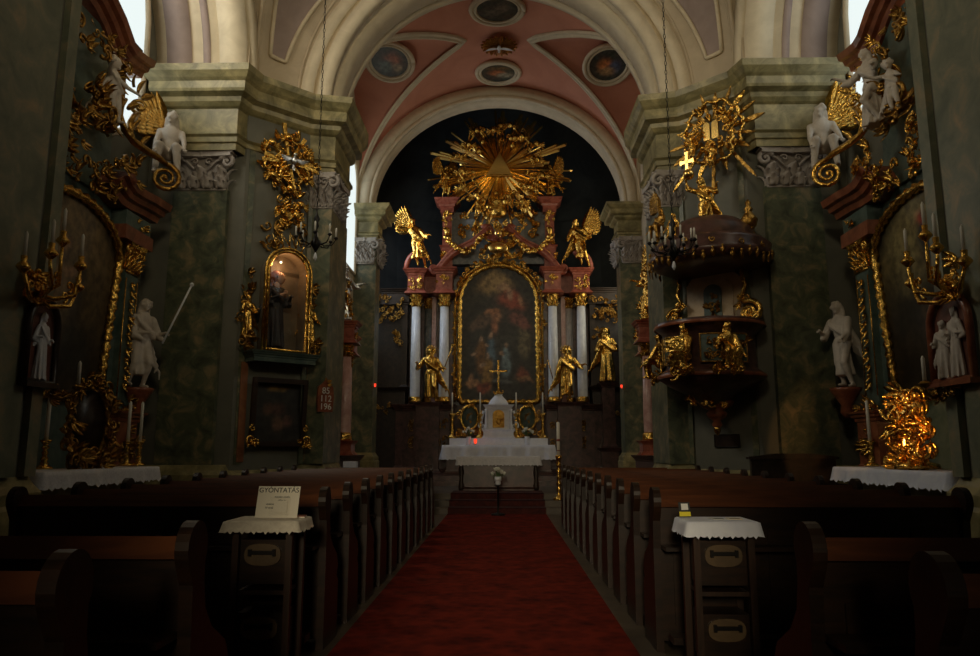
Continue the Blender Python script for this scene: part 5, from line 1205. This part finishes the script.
# ------------------------------------------------------------------ chancel side altars, seen edge-on behind the piers
for s,side in ((-1,'left'),(1,'right')):
    o=empty('chancel_side_altar',(s*4.66,18.75,.45),-90*s,'red marble side altar with gilded column on the %s wall of the chancel'%side,'altar')
    tx=1.0 if s>0 else -1.0   # local x of the end nearest the nave
    b=MB(); block(b,-1.35,1.35,-.95,0,0,1.0,.5,.5); b.build('base','darkmarble',o)
    for t in (-1,1):
        yo = 0.0 if t==tx else .45
        b=MB(); block(b,*sorted((t*.95,t*1.35)),-1.25+yo,-.6,1.0,1.35,.3,.3); b.build('pedestal','redmarble',o)
        colpart(o,t*1.15,-1.03+yo,1.40,3.35,.14,'pinkcol')
        b=MB(); block(b,*sorted((t*.95,t*1.35)),-1.24+yo,-.4,3.65,4.2,.5,.4); b.build('entablature','redmarble',o)
        g=MB(); ornament(g,t*1.15,4.75,.2,.45,-.95+yo,16,150,.11,.14); g.build('crest','gold',o)
    b=MB(); b.bx(-.9,.9,-.4,0,1.0,4.2); b.bx(-1.35,1.35,-.25,0,1.0,4.2); b.build('body','redmarble',o)
    g=MB(); ornament(g,tx*1.25,2.6,.08,1.0,-.55,16,151,.10,.1); ornament(g,tx*1.1,3.9,.15,.3,-1.1,8,152,.1,.08); g.scroll((tx*.9,-.95,4.7),.22,1.3,.05,uz=(0,-.3,1),start=0,tail=[(.1,-.5)]); g.build('gilding','gold',o)
    painting('canvas',.55,1.5,2.9,.4,(.04,.03,.02),[(.5,.5,.2,.3,(.15,.08,.05))],o,y=-.42,nx=12,nz=20)
SF=figure(1.6,(-.2,-.2,.66),(.3,-.2,.70),seed=160,look=.2,twist=.3)
statue('angel_statue',SF,'gold',(3.72,17.62,4.68),-80,'gilded angel with outstretched wing on the right chancel side altar','statue',wings=(-1,1),H=1.6)
statue('saint_statue',SF,'silver',(-3.72,17.62,4.68),70,'pale silvered saint above the red altar on the left chancel wall','statue',H=1.6,scale=.9)
def redwall(loc,l):
    o=empty('sanctuary_lamp',loc,0,l,'lamp'); b=MB(); b.lathe([(.02,-.05),(.035,0),(.03,.05)],n=8); b.build('red_glass','redglow',o); b=MB(); b.tube([(0,0,-.05),(.05 if loc[0]>0 else -.05,.0,-.1),(.15 if loc[0]>0 else -.15,.0,0)],.01,4); b.build('arm','gold',o)
redwall((3.9,23.25,3.55),'tiny red light on the right chancel pier'); redwall((-3.9,23.25,3.6),'tiny red light on the left chancel pier')
# ------------------------------------------------------------------ chandeliers
def chandelier(name,loc,rad,label,n=8,tiers=1,h=1.0):
    o=empty(name,loc,0,label,'chandelier')
    b=MB(); b.lathe([(.01,-.30*h),(.03,-.26*h),(.10,-.15*h),(.06,-.06*h),(.03,0),(.02,.15*h),(.05,.2*h),(.03,.26*h),(.06,.34*h),(.02,.42*h),(.01,.5*h)],n=14); b.build('stem','black',o)
    for i in range(n):
        a=2*PI*i/n+.2; d=Vector((math.cos(a),math.sin(a),0)); t_=.06 if (tiers>1 and i%2) else 0; rr=rad*(.72 if t_ else 1)
        b=MB(); b.tube([d*.03+Vector((0,0,-.05*h)),d*rr*.4+Vector((0,0,-.17*h)),d*rr*.8+Vector((0,0,-.15*h)),d*rr+Vector((0,0,-.04*h+t_))],[.016,.014,.012,.010],6)
        c=d*rr; b.lathe([(.01,-.05*h+t_),(.045,-.02*h+t_),(.02,.01+t_)],(c.x,c.y,0),8); ar=b.build('arm','black',o)
        b=MB(); b.lathe([(.017,.0+t_),(.016,.17+t_),(.005,.19+t_)],(c.x,c.y,0),8); b.build('candle','candle',ar)
    b=MB(); b.lathe([(.005,-.46*h),(.035,-.40*h),(.025,-.34*h),(.01,-.30*h)],n=8); b.build('pendant_drop','statuewhite',o)
    b=MB(); z=.5*h; k=0; top=14.5-loc[2]
    while z<top:
        for q in range(1): b.tube([(.018*math.cos(2*PI*j/6)*(k%2==0),.018*math.cos(2*PI*j/6)*(k%2==1),z+.045+.05*math.sin(2*PI*j/6)) for j in range(7)],.006,4,False)
        z+=.085; k+=1
    b.build('chain','black',o); return o
chandelier('chandelier',(-3.27,13.0,5.45),.36,'black iron chandelier with white candles hanging before the left pier',8)
chandelier('chandelier',(3.02,12.0,5.0),.42,'larger black chandelier with white candles hanging before the pulpit',12,2)
# ------------------------------------------------------------------ pews
def pew(x0,x1):
    o=empty('pew'); L=x1-x0; mid=(x0+x1)/2
    prof=[(.42,0),(.42,.46),(.34,.55),(.40,.62),(.30,.74),(.08,.86),(.04,1.02),(.06,1.14),(.02,1.24),(-.05,1.29),(-.13,1.27),(-.17,1.19),(-.12,1.10),(-.06,1.04),(-.07,.8),(-.07,0)]
    prof=[(.42,0),(.42,.46),(.36,.52),(.40,.60),(.34,.70),(.16,.80),(.07,.90),(.04,1.02)]+[(-.05+.105*math.cos(R(a)),1.175+.115*math.sin(R(a))) for a in range(-35,235,18)]+[(-.085,1.02),(-.07,.8),(-.07,0)]
    for x in (x0,x1-.06):
        b=MB(); b.prism(prof,x,x+.06,'x'); b.tube([(x+.03,-.09,1.19),(x+.031,-.09,1.19)],.02,5); b.build('bench_end','pew',o)
    b=MB(); b.bx(x0+.06,x1-.06,-.02,.40,.42,.46); b.build('seat','pew',o)
    b=MB(); b.bx(x0+.06,x1-.06,-.045,-.015,.08,1.14); 
    n=6
    for i in range(n):
        xa=x0+.12+(L-.24)*i/n; b.bx(xa+.04,xa+(L-.24)/n-.04,-.06,-.04,.2,.95)
    b.build('backrest','pew',o)
    b=MB(); b.prism([(-.09,1.13),(.0,1.13),(.0,1.215),(-.03,1.22)],x0+.06,x1-.06,'x'); b.build('top_rail','pewtop',o)
    b=MB(); b.bx(x0+.06,x1-.06,-.26,-.06,.80,.83); b.build('book_ledge','pew',o)
    b=MB(); b.bx(x0+.06,x1-.06,-.42,-.26,.14,.19); b.build('kneeler','pew',o)
    return o
rowsY=[2.32,3.26]+[6.2+.92*i for i in range(11)]
ordn=['last row','second row from the back','rearmost of the front block, behind the cabinet']+['']*10
words=['','','','second','third','fourth','fifth','sixth','seventh','eighth','ninth','tenth','eleventh']
for s,side in ((-1,'left'),(1,'right')):
    proto=None
    for i,y in enumerate(rowsY):
        if proto is None:
            a,c=(-3.95,-1.30) if s<0 else (1.46 if False else 1.38,3.95)
            proto=pew(a,c); o=proto
        else: o=copy_tree(proto)
        o.location=(0 ,y+.1,0)
        if i<2: o.location.x = (.12 if s<0 else .07)
        lab = ['dark wooden pew in the very nearest row, %s of the aisle'%side,'dark wooden pew with reddish top rail, second row from the viewer, %s of the aisle'%side,'rearmost pew of the front block, directly in front of the %s cabinet'%side][i] if i<3 else ('pew in the row nearest the chancel steps, %s of the aisle'%side if i==12 else '%s pew row of the front block counted from its back, %s of the aisle'%(words[i],side))
        tag(o,lab,'pew','wooden pews %s of the aisle'%side)
    # extension pews in the nearest rows towards the wall
# ------------------------------------------------------------------ cabinets by the aisle
def cabinet(x,y,label):
    o=empty('pew_end_cabinet',(x,y,0),0,label,'cabinet'); w2=.21; d=.36
    for px in (-1,1):
        for py in (0,1):
            b=MB(); b.bx(*sorted((px*w2,px*(w2-.045))),py*(d-.045),py*(d-.045)+.045,0,1.06); b.build('post','cabinet',o)
    b=MB(); b.bx(-w2-.02,w2+.02,-.02,d+.02,1.06,1.09); b.build('top','cabinet',o)
    b=MB(); b.bx(-w2+.045,w2-.045,.03,d-.04,.10,.13); b.build('shelf','cabinet',o); b=MB(); b.bx(-w2+.045,w2-.045,.03,d-.04,.60,.63); b.build('shelf','cabinet',o)
    b=MB(); b.bx(-w2+.045,w2-.045,d-.03,d-.02,.1,1.06); b.build('back','pew',o)
    for zc in (.87,.38):
        b=MB(); b.bx(-.16,.16,.04,d-.05,zc-.20,zc+.10); dr=b.build('drawer','pew',o)
        b=MB(); pts=[(.128*math.copysign(abs(math.cos(a))**.75,math.cos(a)),zc+.075*math.copysign(abs(math.sin(a))**.75,math.sin(a))) for a in [2*PI*i/24 for i in range(24)]]; b.prism(pts,.02,.04,'y'); b.build('oval_plate','oval',dr)
        b=MB(); b.bx(-.085,.085,-.005,.022,zc+.005,zc+.028); b.box((-.085,.008,zc+.016),(.02,.03,.045)); b.box((.085,.008,zc+.016),(.02,.03,.045)); b.build('handle','black',dr)
    return o
cabinet(-1.53,5.28,'brown cabinet with oval drawer plates, at the left aisle edge under the confession sign')
cabinet(1.68,5.28,'brown cabinet with oval drawer plates, at the right aisle edge under the small card')
def smallcloth(x,y,label,m,w2=.27,seed=1,drop=.10):
    b=drape(w2,-.05,.33,1.092,drop,wave=.006,seed=seed,scal=.02,n=30); c=b.build('doily',m); c.location=(x,y,0); return tag(c,label,'cloth')
smallcloth(-1.53,5.28,'cream scalloped cloth on the left cabinet, under the confession sign','clothwarm',.245,3,.085)
smallcloth(1.67,5.28,'white lace cloth hanging over the right cabinet top','cloth',.235,4,.11)
o=empty('confession_sign',(-1.47,5.36,1.108),-4,'tilted cream confession notice in a clear stand on the left cabinet','sign')
b=MB(); b.box((0,.04,.115),(.31,.004,.225),rx=-14); q=b.build('sheet','paper',o)
tube_text('heading','GYÓNTATÁS',.050,'ink',o,(0,.058-.008-.0,.182),(76,0,0))
for k,tx in enumerate(('minden misén','előtt és','vasárnap','10 órakor')): tube_text('text_line',tx,.020,'ink',o,(-.05 if k>1 else .03,.055-.006*k-.012,.145-.025*k),(76,0,0),.0006)
b=MB(); b.box((.03,.0,.09),(.15,.003,.13),rx=-14); b.box((.03,.03,.03),(.15,.10,.003)); b.build('clear_stand','glass',o)
b=MB(); b.box((.03,.012,.085),(.10,.0015,.085),rx=-14); b.build('inner_card','paper',o)
o=empty('booklet',(-1.36,5.5,1.108),8,'thin booklet with a red edge lying at the right of the left cabinet','booklet'); b=MB(); b.bx(-.07,.07,-.06,.06,0,.008); b.build('pages','paper',o); b=MB(); b.bx(-.07,.07,-.06,.06,.008,.012); b.build('cover','redmarble',o)
o=empty('prayer_card',(1.47,5.5,1.108),5,'small upright black and yellow card on the right cabinet','card')
b=MB(); b.box((0,0,.058),(.082,.004,.105),rx=-12); b.build('card','ink',o); b=MB(); b.box((0,-.004-.012+.006,.028),(.082,.003,.032),rx=-12); b.build('yellow_band','yellow',o); b=MB(); b.box((.0,.0,.078),(.05,.003,.045),rx=-12); q=b.build('photo','white',o); q.location=(0,-.0045,0)
for k,(x,r_) in enumerate(((1.68,3),(1.80,-8))):
    o=empty('leaflet',(x,5.42,1.108),r_,['grey leaflet lying in the middle of the right cabinet','tan leaflet lying at the right end of the right cabinet'][k],'leaflet'); b=MB(); b.bx(-.05,.05,-.07,.07,0,.004); b.build('sheet',['white','paper'][k],o); b=MB(); b.bx(-.035,.035,-.05,-.01,.004,.0045); b.build('picture',['ink','pewtop'][k],o)
# confessional / dark bench beneath the right pier
o=empty('side_bench',(5.35,13.35,0),0,'high-backed dark brown bench against the right pier beside the altar table','bench')
b=MB(); b.bx(-.75,.75,.1,.2,0,1.42); b.prism([(-.8,1.42),(.8,1.42),(.8,1.46),(.3,1.52),(-.3,1.52),(-.8,1.46)],.06,.22,'y'); b.build('backrest','pewtop' if False else 'apsewood',o); b=MB(); b.bx(-.75,.75,-.3,.1,.42,.47); b.build('seat','pew',o)
for s in (-1,1): b=MB(); b.bx(*sorted((s*.75,s*.81)),-.32,.2,0,1.0); b.build('armrest','pew',o)
o=empty('offering_cloth_stand',(-3.55,16.95-.0,.0),0,'small stand with white cloth at the foot of the left pier','stand')
b=MB(); b.lathe([(.14,0),(.13,.04),(.03,.1),(.03,1.18),(.12,1.2)],n=10); b.build('pole','black',o); b=MB(); b.bx(-.14,.14,-.1,.1,1.2,1.34); b.build('cloth','cloth',o)
o.location=(-3.1,15.9,0)
